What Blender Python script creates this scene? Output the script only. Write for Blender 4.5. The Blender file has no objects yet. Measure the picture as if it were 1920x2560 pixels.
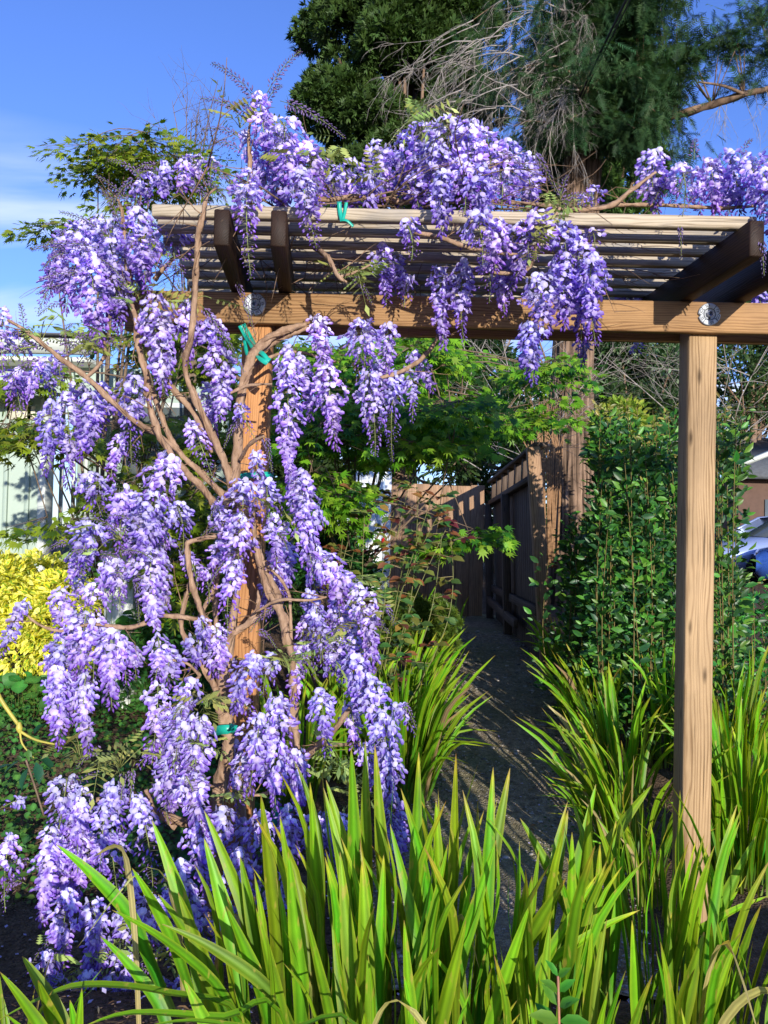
import bpy, math, random
import numpy as np
from mathutils import Vector, Matrix, noise as mnoise
random.seed(7)
rng = np.random.default_rng(7)
R = math.radians
scene = bpy.context.scene
col = scene.collection

# ---------------------------------------------------------------- camera
H = 1.70
PITCH, ROLL = R(1.57), R(1.2)
_f0 = Vector((0, math.cos(PITCH), math.sin(PITCH)))
_u0 = Vector((0, -math.sin(PITCH), math.cos(PITCH)))
_r0 = Vector((1, 0, 0))
CR = _r0 * math.cos(ROLL) + _u0 * math.sin(ROLL)
CU = _u0 * math.cos(ROLL) - _r0 * math.sin(ROLL)
cam_d = bpy.data.cameras.new('camera')
cam = bpy.data.objects.new('camera', cam_d); col.objects.link(cam)
cam_d.sensor_fit = 'VERTICAL'; cam_d.sensor_height = 36; cam_d.lens = 36 * 2000 / 2560
cam_d.clip_start = 0.05; cam_d.clip_end = 3000
cam.matrix_world = Matrix(((CR.x, CU.x, -_f0.x, 0), (CR.y, CU.y, -_f0.y, 0), (CR.z, CU.z, -_f0.z, H), (0, 0, 0, 1)))
scene.camera = cam

def P(px, py, D):
    """point of the place seen at photo pixel (px,py), D metres in front (world y = D)"""
    d = _f0 + CR * ((px - 960) / 2000) + CU * ((1280 - py) / 2000)
    return Vector((0, 0, H)) + d * (D / d.y)
def hz(px): return 1335 + .021 * (px - 960)

# ---------------------------------------------------------------- light
SUN_AZ, SUN_EL = R(16.3), R(10.8)
sun_dir = Vector((math.sin(SUN_AZ) * math.cos(SUN_EL), -math.cos(SUN_AZ) * math.cos(SUN_EL), math.sin(SUN_EL)))  # towards the sun
sl = bpy.data.lights.new('sun', 'SUN'); sl.energy = 5.0; sl.angle = R(.5); sl.color = (1, .93, .82)
so = bpy.data.objects.new('sun', sl); col.objects.link(so)
so.rotation_euler = sun_dir.to_track_quat('Z', 'Y').to_euler()

CLX, CLY = .3, 2.35
world = bpy.data.worlds.new('World'); scene.world = world; world.use_nodes = True
wn = world.node_tree; wn.nodes.clear()
def WN(t, **k):
    n = wn.nodes.new(t)
    for a, b in k.items(): setattr(n, a, b)
    return n
sky = WN('ShaderNodeTexSky', sky_type='NISHITA', sun_disc=False, sun_elevation=SUN_EL,
         sun_rotation=math.atan2(sun_dir.x, sun_dir.y), altitude=20, air_density=1.0, dust_density=.25, ozone_density=2.0)
tint = WN('ShaderNodeMix', data_type='RGBA', blend_type='MULTIPLY'); tint.inputs[0].default_value = 1
tint.inputs[7].default_value = (.86, 1.08, 1.98, 1)
tc = WN('ShaderNodeTexCoord'); sep = WN('ShaderNodeSeparateXYZ')
wn.links.new(tc.outputs['Generated'], sep.inputs[0])
zc = WN('ShaderNodeMath', operation='MAXIMUM'); zc.inputs[1].default_value = .02
wn.links.new(sep.outputs['Z'], zc.inputs[0])
comb = WN('ShaderNodeCombineXYZ')
for i, a in enumerate('XY'):
    dv = WN('ShaderNodeMath', operation='DIVIDE'); wn.links.new(sep.outputs[a], dv.inputs[0]); wn.links.new(zc.outputs[0], dv.inputs[1])
    wn.links.new(dv.outputs[0], comb.inputs[i])
mp = WN('ShaderNodeMapping'); mp.inputs['Scale'].default_value = (.30, .75, 1); mp.inputs['Location'].default_value = (CLX, CLY, 0)
wn.links.new(comb.outputs[0], mp.inputs[0])
cn = WN('ShaderNodeTexNoise'); cn.inputs['Scale'].default_value = .9; cn.inputs['Detail'].default_value = 6; cn.inputs['Roughness'].default_value = .5
cn.inputs['Distortion'].default_value = .5
wn.links.new(mp.outputs[0], cn.inputs['Vector'])
cr = WN('ShaderNodeValToRGB'); cr.color_ramp.elements[0].position = .47; cr.color_ramp.elements[1].position = .66
wn.links.new(cn.outputs['Fac'], cr.inputs[0])
em = WN('ShaderNodeMapRange'); em.inputs[1].default_value = .43; em.inputs[2].default_value = .38
wn.links.new(sep.outputs['Z'], em.inputs[0])
mm = WN('ShaderNodeMath', operation='MULTIPLY'); wn.links.new(cr.outputs[0], mm.inputs[0]); wn.links.new(em.outputs[0], mm.inputs[1])
mix = WN('ShaderNodeMix', data_type='RGBA'); lo = WN('ShaderNodeMapRange'); lo.inputs[1].default_value = .03; lo.inputs[2].default_value = .10; wn.links.new(sep.outputs['Z'], lo.inputs[0])
m2 = WN('ShaderNodeMath', operation='MULTIPLY'); wn.links.new(mm.outputs[0], m2.inputs[0]); wn.links.new(lo.outputs[0], m2.inputs[1]); wn.links.new(m2.outputs[0], mix.inputs[0])
wn.links.new(sky.outputs[0], tint.inputs[6]); wn.links.new(tint.outputs[2], mix.inputs[6]); mix.inputs[7].default_value = (6.2, 6.9, 8.6, 1)
bg = WN('ShaderNodeBackground'); bg.inputs[1].default_value = .12; wo = WN('ShaderNodeOutputWorld')
wn.links.new(mix.outputs[2], bg.inputs[0]); wn.links.new(bg.outputs[0], wo.inputs[0])

scene.view_settings.view_transform = 'Standard'; scene.view_settings.look = 'None'
scene.view_settings.exposure = .42; scene.view_settings.gamma = 1; scene.view_settings.use_curve_mapping = False
scene.cycles.max_bounces = 8; scene.cycles.transparent_max_bounces = 8

# ---------------------------------------------------------------- helpers
W = {}
def put(o, m=None, parent=None):
    col.objects.link(o)
    m = m or Matrix.Identity(4)
    if parent is not None:
        o.parent = parent; o.matrix_parent_inverse = W[parent.name].inverted()
    o.matrix_basis = m; W[o.name] = m
    return o
def thing(name, label, cat, loc=(0, 0, 0), group=None):
    o = bpy.data.objects.new(name, None); o.empty_display_size = .1
    put(o, Matrix.Translation(Vector(loc))); o['label'] = label; o['category'] = cat
    if group: o['group'] = group
    return o
def tag(o, label=None, cat=None, group=None, kind=None):
    for k, v in (('label', label), ('category', cat), ('group', group), ('kind', kind)):
        if v: o[k] = v
    return o

class Geo:
    def __init__(s): s.v = []; s.f = []; s.c = []; s.n = 0
    def add(s, v, faces, c=(1, 1, 1)):
        v = np.asarray(v, float).reshape(-1, 3); s.v.append(v)
        c = np.asarray(c, float)
        if c.ndim == 1: c = np.tile(c, (len(v), 1))
        s.c.append(c)
        by = {}
        for fc in faces: by.setdefault(len(fc), []).append(fc)
        for k, l in by.items(): s.f.append(np.asarray(l, np.int64) + s.n)
        s.n += len(v)
    def add_arr(s, v, farrs, c):
        s.v.append(v); s.c.append(c)
        for a in farrs: s.f.append(a + s.n)
        s.n += len(v)
    def mesh(s, name, smooth=False):
        me = bpy.data.meshes.new(name)
        if not s.v: return me
        v = np.concatenate(s.v); c = np.concatenate(s.c)
        me.vertices.add(len(v)); me.vertices.foreach_set('co', v.astype(np.float32).ravel())
        loops = np.concatenate([a.ravel() for a in s.f]); lens = np.concatenate([np.full(len(a), a.shape[1]) for a in s.f])
        me.loops.add(len(loops)); me.loops.foreach_set('vertex_index', loops.astype(np.int32))
        st = np.concatenate([[0], np.cumsum(lens)[:-1]])
        me.polygons.add(len(lens)); me.polygons.foreach_set('loop_start', st.astype(np.int32))
        if smooth: me.polygons.foreach_set('use_smooth', np.ones(len(lens), bool))
        at = me.color_attributes.new('Col', 'FLOAT_COLOR', 'POINT')
        at.data.foreach_set('color', np.c_[c, np.ones(len(c))].astype(np.float32).ravel())
        me.update(calc_edges=True)
        return me
    def build(s, name, mat, parent=None, smooth=False, m=None):
        me = s.mesh(name, smooth); me.materials.append(mat)
        return put(bpy.data.objects.new(name, me), m, parent)

def shade_c(c, k): return (c[0] * k, c[1] * k, c[2] * k)
class Tmpl:
    """a small leaf/petal shape to be set many times"""
    def __init__(s, v, f, c):
        s.v = np.asarray(v, float); s.c = np.asarray(c, float)
        if s.c.ndim == 1: s.c = np.tile(s.c, (len(s.v), 1))
        by = {}
        for fc in f: by.setdefault(len(fc), []).append(fc)
        s.f = [np.asarray(l, np.int64) for l in by.values()]
    def geo(s):
        g = Geo(); g.add_arr(s.v, s.f, s.c); return g
def frames(d, up=None, roll=None):
    """x axis along d; z axis near up"""
    d = d / np.linalg.norm(d, axis=1, keepdims=True)
    up = np.tile(np.array([0, 0, 1.]), (len(d), 1)) if up is None else up
    y = np.cross(up, d); l = np.linalg.norm(y, axis=1, keepdims=True); y = np.where(l < 1e-4, [[0, 1, 0]], y / np.maximum(l, 1e-6))
    z = np.cross(d, y)
    if roll is not None:
        c, sn = np.cos(roll)[:, None], np.sin(roll)[:, None]
        y, z = y * c + z * sn, z * c - y * sn
    return np.stack([d, y, z], axis=2)      # columns
def scatter(g, t, pos, fr, sc, tint=None):
    n = len(pos)
    if n == 0: return
    sc = np.asarray(sc, float); sc = sc[:, None] if sc.ndim == 1 else sc
    v = t.v[None] * (sc[:, None, :] if sc.shape[1] == 3 else sc[:, None])
    v = np.einsum('nij,nmj->nmi', fr, v) + pos[:, None]
    c = np.tile(t.c[None], (n, 1, 1))
    if tint is not None: c = c * tint[:, None]
    m = len(t.v); off = (np.arange(n) * m)[:, None, None]
    g.add_arr(v.reshape(-1, 3), [(a[None] + off).reshape(-1, a.shape[1]) for a in t.f], c.reshape(-1, 3))
def tints(n, v=.2, hue=.12):
    b = 1 + rng.uniform(-v, v, (n, 1)); h = rng.uniform(-hue, hue, (n, 1))
    return np.clip(np.hstack([b * (1 + h), b, b * (1 - h * .5)]), 0, 3)
def one_by_one(t_list, name, mat, parent, pos, fr, sc, dead=0):
    """the same pieces as single objects that share mesh data"""
    ms = []
    for t in t_list:
        me = t.geo().mesh(name); me.materials.append(mat); ms.append(me)
    for i in range(len(pos)):
        m = Matrix.Identity(4)
        s = sc[i] if np.ndim(sc[i]) else (sc[i],) * 3
        for a in range(3):
            for b in range(3): m[a][b] = fr[i][a][b] * s[b]
            m[a][3] = pos[i][a]
        put(bpy.data.objects.new(name, ms[i % len(ms)]), m, parent)

def smooth_path(pts, rad, k=5):
    pts = [Vector(p) for p in pts]; out = []; ro = []
    if len(pts) == 2: k = max(k, 2)
    for i in range(len(pts) - 1):
        p0 = pts[max(i - 1, 0)]; p1 = pts[i]; p2 = pts[i + 1]; p3 = pts[min(i + 2, len(pts) - 1)]
        for j in range(k):
            t = j / k
            out.append(.5 * ((2 * p1) + (p2 - p0) * t + (2 * p0 - 5 * p1 + 4 * p2 - p3) * t * t + (3 * p1 - p0 - 3 * p2 + p3) * t ** 3))
            ro.append(rad[i] * (1 - t) + rad[i + 1] * t)
    out.append(pts[-1]); ro.append(rad[-1])
    return out, ro
def tube(g, pts, rad, sides=6, c=(1, 1, 1), k=4, wob=0.0):
    if np.isscalar(rad): rad = [rad] * len(pts)
    pts, rad = smooth_path(pts, rad, k) if k > 1 else ([Vector(p) for p in pts], list(rad))
    n = len(pts); vs = []; ref = Vector((.13, .31, .94))
    for i, p in enumerate(pts):
        t = (pts[min(i + 1, n - 1)] - pts[max(i - 1, 0)])
        if t.length < 1e-7: t = Vector((0, 0, 1))
        t.normalize(); a = t.cross(ref)
        if a.length < .05: a = t.cross(Vector((1, 0, 0)))
        a.normalize(); b = t.cross(a)
        for s_ in range(sides):
            an = 2 * math.pi * s_ / sides
            r = rad[i] * (1 + (wob * (mnoise.noise(Vector((p.x * 25, p.y * 25 + s_ * 1.3, p.z * 25))) + .8 * mnoise.noise(Vector((p.x * 70, s_ * 2.1, p.z * 70)))) if wob else 0))
            vs.append(p + (a * math.cos(an) + b * math.sin(an)) * r)
    fs = []
    for i in range(n - 1):
        for s_ in range(sides):
            a0 = i * sides + s_; a1 = i * sides + (s_ + 1) % sides
            fs.append((a0, a1, a1 + sides, a0 + sides))
    vs.append(pts[0]); vs.append(pts[-1]); q = n * sides
    for s_ in range(sides):
        fs.append((q, (s_ + 1) % sides, s_)); fs.append((q + 1, (n - 1) * sides + s_, (n - 1) * sides + (s_ + 1) % sides))
    g.add(vs, fs, c)
def twiggy(g, p, d, L, r, depth, sides=3, droop=0., spread=.6, c=(1, 1, 1), nb=3):
    n = 4; pts = [Vector(p)]; dd = Vector(d).normalized()
    for i in range(n):
        dd = (dd + Vector((random.gauss(0, .13), random.gauss(0, .13), random.gauss(0, .13) - droop))).normalized(); pts.append(pts[-1] + dd * L / n)
    tube(g, pts, [r * (1 - .7 * i / n) for i in range(n + 1)], sides, c, k=1)
    if depth > 0:
        for i in range(nb):
            q = random.randint(1, n); nd = (pts[q] - pts[q - 1]).normalized() + Vector((random.gauss(0, spread), random.gauss(0, spread), random.gauss(0, spread * .7)))
            twiggy(g, pts[q], nd, L * random.uniform(.45, .7), r * .55, depth - 1, sides, droop, spread, c, nb)

def box_geo(lx, ly, lz, bev=.004, org=(0, 0, 0), c=(1, 1, 1), g=None, jit=0):
    """a bevelled box with its minimum corner at org"""
    g = g or Geo(); ox, oy, oz = org; b = min(bev, lx / 3, ly / 3, lz / 3)
    import itertools
    bmv = []; idx = {}
    for sx, sy, sz in itertools.product((0, 1), repeat=3):
        for ax in range(3):
            p = [ox + (lx if sx else 0), oy + (ly if sy else 0), oz + (lz if sz else 0)]
            for a2, sg in zip(range(3), (sx, sy, sz)):
                if a2 != ax: p[a2] += -b if sg else b
            idx[(sx, sy, sz, ax)] = len(bmv); bmv.append(p)
    fs = []
    def face(l, outward):
        pts = [np.array(bmv[i]) for i in l]
        nn = np.cross(pts[1] - pts[0], pts[2] - pts[0])
        cen = np.array([ox + lx / 2, oy + ly / 2, oz + lz / 2])
        if np.dot(nn, sum(pts) / len(pts) - cen) < 0: l = l[::-1]
        fs.append(tuple(l))
    for ax in range(3):
        o1, o2 = [a for a in range(3) if a != ax]
        for s_ in (0, 1):
            q = []
            for u, v in ((0, 0), (1, 0), (1, 1), (0, 1)):
                sg = [0, 0, 0]; sg[ax] = s_; sg[o1] = u; sg[o2] = v; q.append(idx[(*sg, ax)])
            face(q, None)
        for u, v in itertools.product((0, 1), repeat=2):   # edges along ax
            a = [0, 0, 0]; a[o1] = u; a[o2] = v; a2 = list(a); a2[ax] = 1
            face([idx[(*a, o1)], idx[(*a, o2)], idx[(*a2, o2)], idx[(*a2, o1)]], None)
    for sx, sy, sz in itertools.product((0, 1), repeat=3):
        face([idx[(sx, sy, sz, 0)], idx[(sx, sy, sz, 1)], idx[(sx, sy, sz, 2)]], None)
    g.add(bmv, fs, c); return g
def board(name, mat, p0, p1, w, t, parent, up=(0, 0, 1), bev=.004, label=None):
    """a board from p0 to p1 (centre line); w = size along 'up x axis', t = size along up"""
    p0, p1 = Vector(p0), Vector(p1); x = (p1 - p0); L = x.length; x.normalize()
    y = Vector(up).cross(x).normalized(); z = x.cross(y)
    m = Matrix(((x.x, y.x, z.x, p0.x), (x.y, y.y, z.y, p0.y), (x.z, y.z, z.z, p0.z), (0, 0, 0, 1)))
    o = box_geo(L, w, t, bev, (0, -w / 2, -t / 2)).build(name, mat, parent, m=m)
    if label: o['label'] = label
    return o
def sstep(a, b, x):
    t = min(max((x - a) / (b - a), 0), 1); return t * t * (3 - 2 * t)
def ground_z(x, y):
    return .55 * sstep(3.6, 9.5, y) + .45 * sstep(10, 17, y) + .28 * sstep(3.2, 2.3, y) + .32 * sstep(-.7, -1.7, x) * sstep(3.4, 5.2, y)

# ---------------------------------------------------------------- materials
def newmat(name):
    m = bpy.data.materials.new(name); m.use_nodes = True; nt = m.node_tree; nt.nodes.clear()
    def N(t, **k):
        n = nt.nodes.new(t)
        for a, b in k.items(): setattr(n, a, b)
        return n
    out = N('ShaderNodeOutputMaterial')
    return m, nt, N, out
def leafmat(name, rough=.5, trans=.35, tr_tint=(1.25, 1.15, .5), spec=.4, vary=.18, hue=.03, mott=14., bump=0, spots=0):
    m, nt, N, out = newmat(name); L = nt.links.new
    at = N('ShaderNodeAttribute', attribute_name='Col'); oi = N('ShaderNodeObjectInfo')
    hs = N('ShaderNodeHueSaturation'); L(at.outputs['Color'], hs.inputs['Color'])
    mr = N('ShaderNodeMapRange'); L(oi.outputs['Random'], mr.inputs[0]); mr.inputs[3].default_value = 1 - vary; mr.inputs[4].default_value = 1 + vary
    no = N('ShaderNodeTexNoise'); no.inputs['Scale'].default_value = mott; no.inputs['Detail'].default_value = 3
    geo = N('ShaderNodeNewGeometry'); L(geo.outputs['Position'], no.inputs['Vector'])
    nm = N('ShaderNodeMapRange'); L(no.outputs['Fac'], nm.inputs[0]); nm.inputs[1].default_value = .3; nm.inputs[2].default_value = .7; nm.inputs[3].default_value = .8; nm.inputs[4].default_value = 1.2
    mu = N('ShaderNodeMath', operation='MULTIPLY'); L(mr.outputs[0], mu.inputs[0]); L(nm.outputs[0], mu.inputs[1]); L(mu.outputs[0], hs.inputs['Value'])
    hr = N('ShaderNodeMapRange'); L(oi.outputs['Random'], hr.inputs[0]); hr.inputs[3].default_value = .5 - hue; hr.inputs[4].default_value = .5 + hue; L(hr.outputs[0], hs.inputs['Hue'])
    if spots:
        n3 = N('ShaderNodeTexNoise'); n3.inputs['Scale'].default_value = 55; n3.inputs['Detail'].default_value = 2; m3 = N('ShaderNodeMapping'); m3.inputs['Scale'].default_value = (1, 1, .3); L(geo.outputs['Position'], m3.inputs[0]); L(m3.outputs[0], n3.inputs['Vector'])
        r3 = N('ShaderNodeMapRange'); L(n3.outputs['Fac'], r3.inputs[0]); r3.inputs[1].default_value = .62; r3.inputs[2].default_value = .72; r3.inputs[4].default_value = spots
        x3 = N('ShaderNodeMix', data_type='RGBA'); L(r3.outputs[0], x3.inputs[0]); L(hs.outputs[0], x3.inputs[6]); x3.inputs[7].default_value = (.42, .34, .06, 1); hs = x3; hso = x3.outputs[2]
    else: hso = hs.outputs[0]
    pb = N('ShaderNodeBsdfPrincipled'); L(hso, pb.inputs['Base Color']); pb.inputs['Roughness'].default_value = rough
    pb.inputs['Specular IOR Level'].default_value = spec
    tr = N('ShaderNodeBsdfTranslucent'); tm = N('ShaderNodeMix', data_type='RGBA', blend_type='MULTIPLY'); tm.inputs[0].default_value = 1
    L(hso, tm.inputs[6]); tm.inputs[7].default_value = (*tr_tint, 1); L(tm.outputs[2], tr.inputs[0])
    mx = N('ShaderNodeMixShader'); mx.inputs[0].default_value = trans; L(pb.outputs[0], mx.inputs[1]); L(tr.outputs[0], mx.inputs[2]); L(mx.outputs[0], out.inputs[0])
    if bump:
        bn = N('ShaderNodeBump'); bn.inputs['Strength'].default_value = bump; bn.inputs['Distance'].default_value = .002
        n2 = N('ShaderNodeTexNoise'); n2.inputs['Scale'].default_value = 90; L(geo.outputs['Position'], n2.inputs['Vector']); L(n2.outputs['Fac'], bn.inputs['Height']); L(bn.outputs[0], pb.inputs['Normal'])
    return m
def woodmat(name, dark, light, grain=1., rough=.75, knots=True, stain=.0, stain_c=(.05, .03, .02)):
    """grain runs along the local x axis of each board"""
    m, nt, N, out = newmat(name); L = nt.links.new
    tc = N('ShaderNodeTexCoord'); oi = N('ShaderNodeObjectInfo')
    ad = N('ShaderNodeVectorMath', operation='ADD'); L(tc.outputs['Object'], ad.inputs[0])
    sc = N('ShaderNodeVectorMath', operation='SCALE'); sc.inputs['Scale'].default_value = 37.; cx = N('ShaderNodeCombineXYZ')
    for i in range(3): L(oi.outputs['Random'], cx.inputs[i])
    L(cx.outputs[0], sc.inputs[0]); L(sc.outputs[0], ad.inputs[1])
    def noi(scale, det=4, rou=.55, dist=0, vec=(1, 1, 1)):
        mp = N('ShaderNodeMapping'); mp.inputs['Scale'].default_value = vec; L(ad.outputs[0], mp.inputs[0])
        n = N('ShaderNodeTexNoise'); n.inputs['Scale'].default_value = scale; n.inputs['Detail'].default_value = det; n.inputs['Roughness'].default_value = rou
        n.inputs['Distortion'].default_value = dist; L(mp.outputs[0], n.inputs['Vector']); return n
    big = noi(1.0, 3, .5, 0, (1.2, 9, 9)); fine = noi(1.0, 5, .65, .2, (2.5, 150, 150)); blot = noi(1., 3, .5, 0, (2., 12, 12))
    # growth rings: sine of the warped cross-grain coordinate
    se = N('ShaderNodeSeparateXYZ'); L(ad.outputs[0], se.inputs[0])
    s1 = N('ShaderNodeMath', operation='ADD'); L(se.outputs['Y'], s1.inputs[0]); L(se.outputs['Z'], s1.inputs[1])
    s2 = N('ShaderNodeMath', operation='MULTIPLY_ADD'); L(big.outputs['Fac'], s2.inputs[0]); s2.inputs[1].default_value = .10; L(s1.outputs[0], s2.inputs[2])
    s3 = N('ShaderNodeMath', operation='MULTIPLY'); L(s2.outputs[0], s3.inputs[0]); s3.inputs[1].default_value = 620 * grain
    s4 = N('ShaderNodeMath', operation='SINE'); L(s3.outputs[0], s4.inputs[0])
    r1 = N('ShaderNodeMapRange'); L(s4.outputs[0], r1.inputs[0]); r1.inputs[1].default_value = -1; r1.inputs[2].default_value = 1; r1.inputs[3].default_value = 0; r1.inputs[4].default_value = .45
    a1 = N('ShaderNodeMath', operation='MULTIPLY_ADD'); L(fine.outputs['Fac'], a1.inputs[0]); a1.inputs[1].default_value = .75; L(r1.outputs[0], a1.inputs[2])
    a2 = N('ShaderNodeMath', operation='MULTIPLY_ADD'); L(blot.outputs['Fac'], a2.inputs[0]); a2.inputs[1].default_value = .7; L(a1.outputs[0], a2.inputs[2])
    rp = N('ShaderNodeValToRGB'); e = rp.color_ramp.elements; e[0].position = .55; e[0].color = (*dark, 1); e[1].position = 1.2 if False else 1.0; e[1].color = (*light, 1)
    md = rp.color_ramp.elements.new(.75); md.color = (*[(a * .45 + b * .55) for a, b in zip(dark, light)], 1)
    L(a2.outputs[0], rp.inputs[0]); cur = rp.outputs[0]
    if knots:
        mp = N('ShaderNodeMapping'); mp.inputs['Scale'].default_value = (2.6, 9, 9); L(ad.outputs[0], mp.inputs[0])
        vo = N('ShaderNodeTexVoronoi'); vo.inputs['Scale'].default_value = 1.1; L(mp.outputs[0], vo.inputs['Vector'])
        kr = N('ShaderNodeMapRange'); L(vo.outputs['Distance'], kr.inputs[0]); kr.inputs[1].default_value = .03; kr.inputs[2].default_value = .13; kr.inputs[3].default_value = .85; kr.inputs[4].default_value = 0
        mk = N('ShaderNodeMix', data_type='RGBA'); L(kr.outputs[0], mk.inputs[0]); L(cur, mk.inputs[6]); mk.inputs[7].default_value = (*shade_c(dark, .35), 1); cur = mk.outputs[2]
    if stain:
        st = noi(1., 4, .6, .3, (3, 5, 5)); sr = N('ShaderNodeMapRange'); L(st.outputs['Fac'], sr.inputs[0]); sr.inputs[1].default_value = .48; sr.inputs[2].default_value = .7; sr.inputs[4].default_value = stain
        mk = N('ShaderNodeMix', data_type='RGBA'); L(sr.outputs[0], mk.inputs[0]); L(cur, mk.inputs[6]); mk.inputs[7].default_value = (*stain_c, 1); cur = mk.outputs[2]
    ck = noi(1., 3, .5, .1, (1.6, 95, 95)); cr2 = N('ShaderNodeMapRange'); L(ck.outputs['Fac'], cr2.inputs[0]); cr2.inputs[1].default_value = .36; cr2.inputs[2].default_value = .29; cr2.inputs[4].default_value = .8
    mk = N('ShaderNodeMix', data_type='RGBA'); L(cr2.outputs[0], mk.inputs[0]); L(cur, mk.inputs[6]); mk.inputs[7].default_value = (*shade_c(dark, .3), 1); cur = mk.outputs[2]
    dt = noi(1., 5, .65, .2, (1.3, 3, 3)); dr2 = N('ShaderNodeMapRange'); L(dt.outputs['Fac'], dr2.inputs[0]); dr2.inputs[1].default_value = .35; dr2.inputs[2].default_value = .65; dr2.inputs[3].default_value = .72; dr2.inputs[4].default_value = 1.08
    mv = N('ShaderNodeVectorMath', operation='SCALE'); L(cur, mv.inputs[0]); L(dr2.outputs[0], mv.inputs['Scale']); cur = mv.outputs[0]
    pb = N('ShaderNodeBsdfPrincipled'); L(cur, pb.inputs['Base Color']); pb.inputs['Roughness'].default_value = rough; pb.inputs['Specular IOR Level'].default_value = .25
    bn = N('ShaderNodeBump'); bn.inputs['Strength'].default_value = .5; bn.inputs['Distance'].default_value = .002; L(a1.outputs[0], bn.inputs['Height']); L(bn.outputs[0], pb.inputs['Normal'])
    L(pb.outputs[0], out.inputs[0]); return m
def flatmat(name, c, rough=.6, metal=0, var=.12, scale=6., spec=.4, bump=.15, vec=(1, 1, 1), col2=None, coat=0, use_col=False):
    m, nt, N, out = newmat(name); L = nt.links.new
    tc = N('ShaderNodeTexCoord'); mp = N('ShaderNodeMapping'); mp.inputs['Scale'].default_value = vec; L(tc.outputs['Object'], mp.inputs[0])
    no = N('ShaderNodeTexNoise'); no.inputs['Scale'].default_value = scale; no.inputs['Detail'].default_value = 6; no.inputs['Roughness'].default_value = .6; L(mp.outputs[0], no.inputs['Vector'])
    rp = N('ShaderNodeValToRGB'); rp.color_ramp.elements[0].position = .3; rp.color_ramp.elements[1].position = .7
    c2 = col2 or shade_c(c, 1 + var); c1 = c if col2 else shade_c(c, 1 - var)
    rp.color_ramp.elements[0].color = (*c1, 1); rp.color_ramp.elements[1].color = (*[min(x, 1) for x in c2], 1); L(no.outputs['Fac'], rp.inputs[0]); cur = rp.outputs[0]
    if use_col:
        at = N('ShaderNodeAttribute', attribute_name='Col'); mu = N('ShaderNodeMix', data_type='RGBA', blend_type='MULTIPLY'); mu.inputs[0].default_value = 1
        L(cur, mu.inputs[6]); L(at.outputs['Color'], mu.inputs[7]); cur = mu.outputs[2]
    pb = N('ShaderNodeBsdfPrincipled'); L(cur, pb.inputs['Base Color']); pb.inputs['Roughness'].default_value = rough; pb.inputs['Metallic'].default_value = metal
    pb.inputs['Specular IOR Level'].default_value = spec; pb.inputs['Coat Weight'].default_value = coat
    if bump:
        bn = N('ShaderNodeBump'); bn.inputs['Strength'].default_value = bump; bn.inputs['Distance'].default_value = .01; L(no.outputs['Fac'], bn.inputs['Height']); L(bn.outputs[0], pb.inputs['Normal'])
    L(pb.outputs[0], out.inputs[0]); return m

M_petal = leafmat('petal', .55, .38, (1.0, .9, 1.1), .3, .1, .012, 20)
M_leaf = leafmat('leaf', .45, .35, (1.3, 1.2, .4), .45)
M_gloss = leafmat('glossy_leaf', .42, .22, (1.3, 1.3, .4), .4, .25)
M_blade = leafmat('blade_leaf', .46, .40, (1.5, 1.25, .2), .35, .25, .025, 9, spots=.7)
M_needle = leafmat('needle_leaf', .6, .2, (1.2, 1.2, .5), .3, .1)
M_post_r = woodmat('post_wood_pale', (.17, .098, .042), (.41, .275, .145), .7, knots=True, stain=.25, stain_c=(.25, .17, .10))
M_post_l = woodmat('post_wood_orange', (.20, .075, .024), (.47, .23, .09), .7)
M_beam = woodmat('beam_wood', (.15, .07, .026), (.38, .22, .098), .8, stain=.25, stain_c=(.16, .09, .05))
M_slat = woodmat('slat_wood_grey', (.18, .135, .085), (.46, .385, .28), .9, stain=.7, stain_c=(.20, .20, .20))
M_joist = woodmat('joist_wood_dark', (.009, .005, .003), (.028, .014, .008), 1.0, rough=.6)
M_bark = flatmat('bark', (.075, .048, .032), .9, 0, .4, 9, .2, .9, (1, 1, .25), (.30, .20, .135), use_col=True)
M_vine = flatmat('vine_bark', (.19, .115, .07), .85, 0, .4, 40, .2, .8, (1, 1, .4), (.40, .27, .18), use_col=True)
M_twig = flatmat('twig', (.16, .115, .08), .85, 0, .3, 30, .2, .3, use_col=True)
M_dead = flatmat('dead_twig', (.30, .27, .24), .85, 0, .3, 30, .2, .3, use_col=True)
M_green_tape = flatmat('green_tape', (.01, .34, .25), .35, 0, .1, 20, .5, .1)
M_steel = flatmat('galvanised_iron', (.36, .39, .43), .55, .35, .12, 60, .5, .15)
M_bolt = flatmat('zinc_bolt', (.62, .66, .75), .35, .7, .15, 60, .5, .2)
M_inkm = flatmat('black_recess', (.02, .02, .025), .7)

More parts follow.
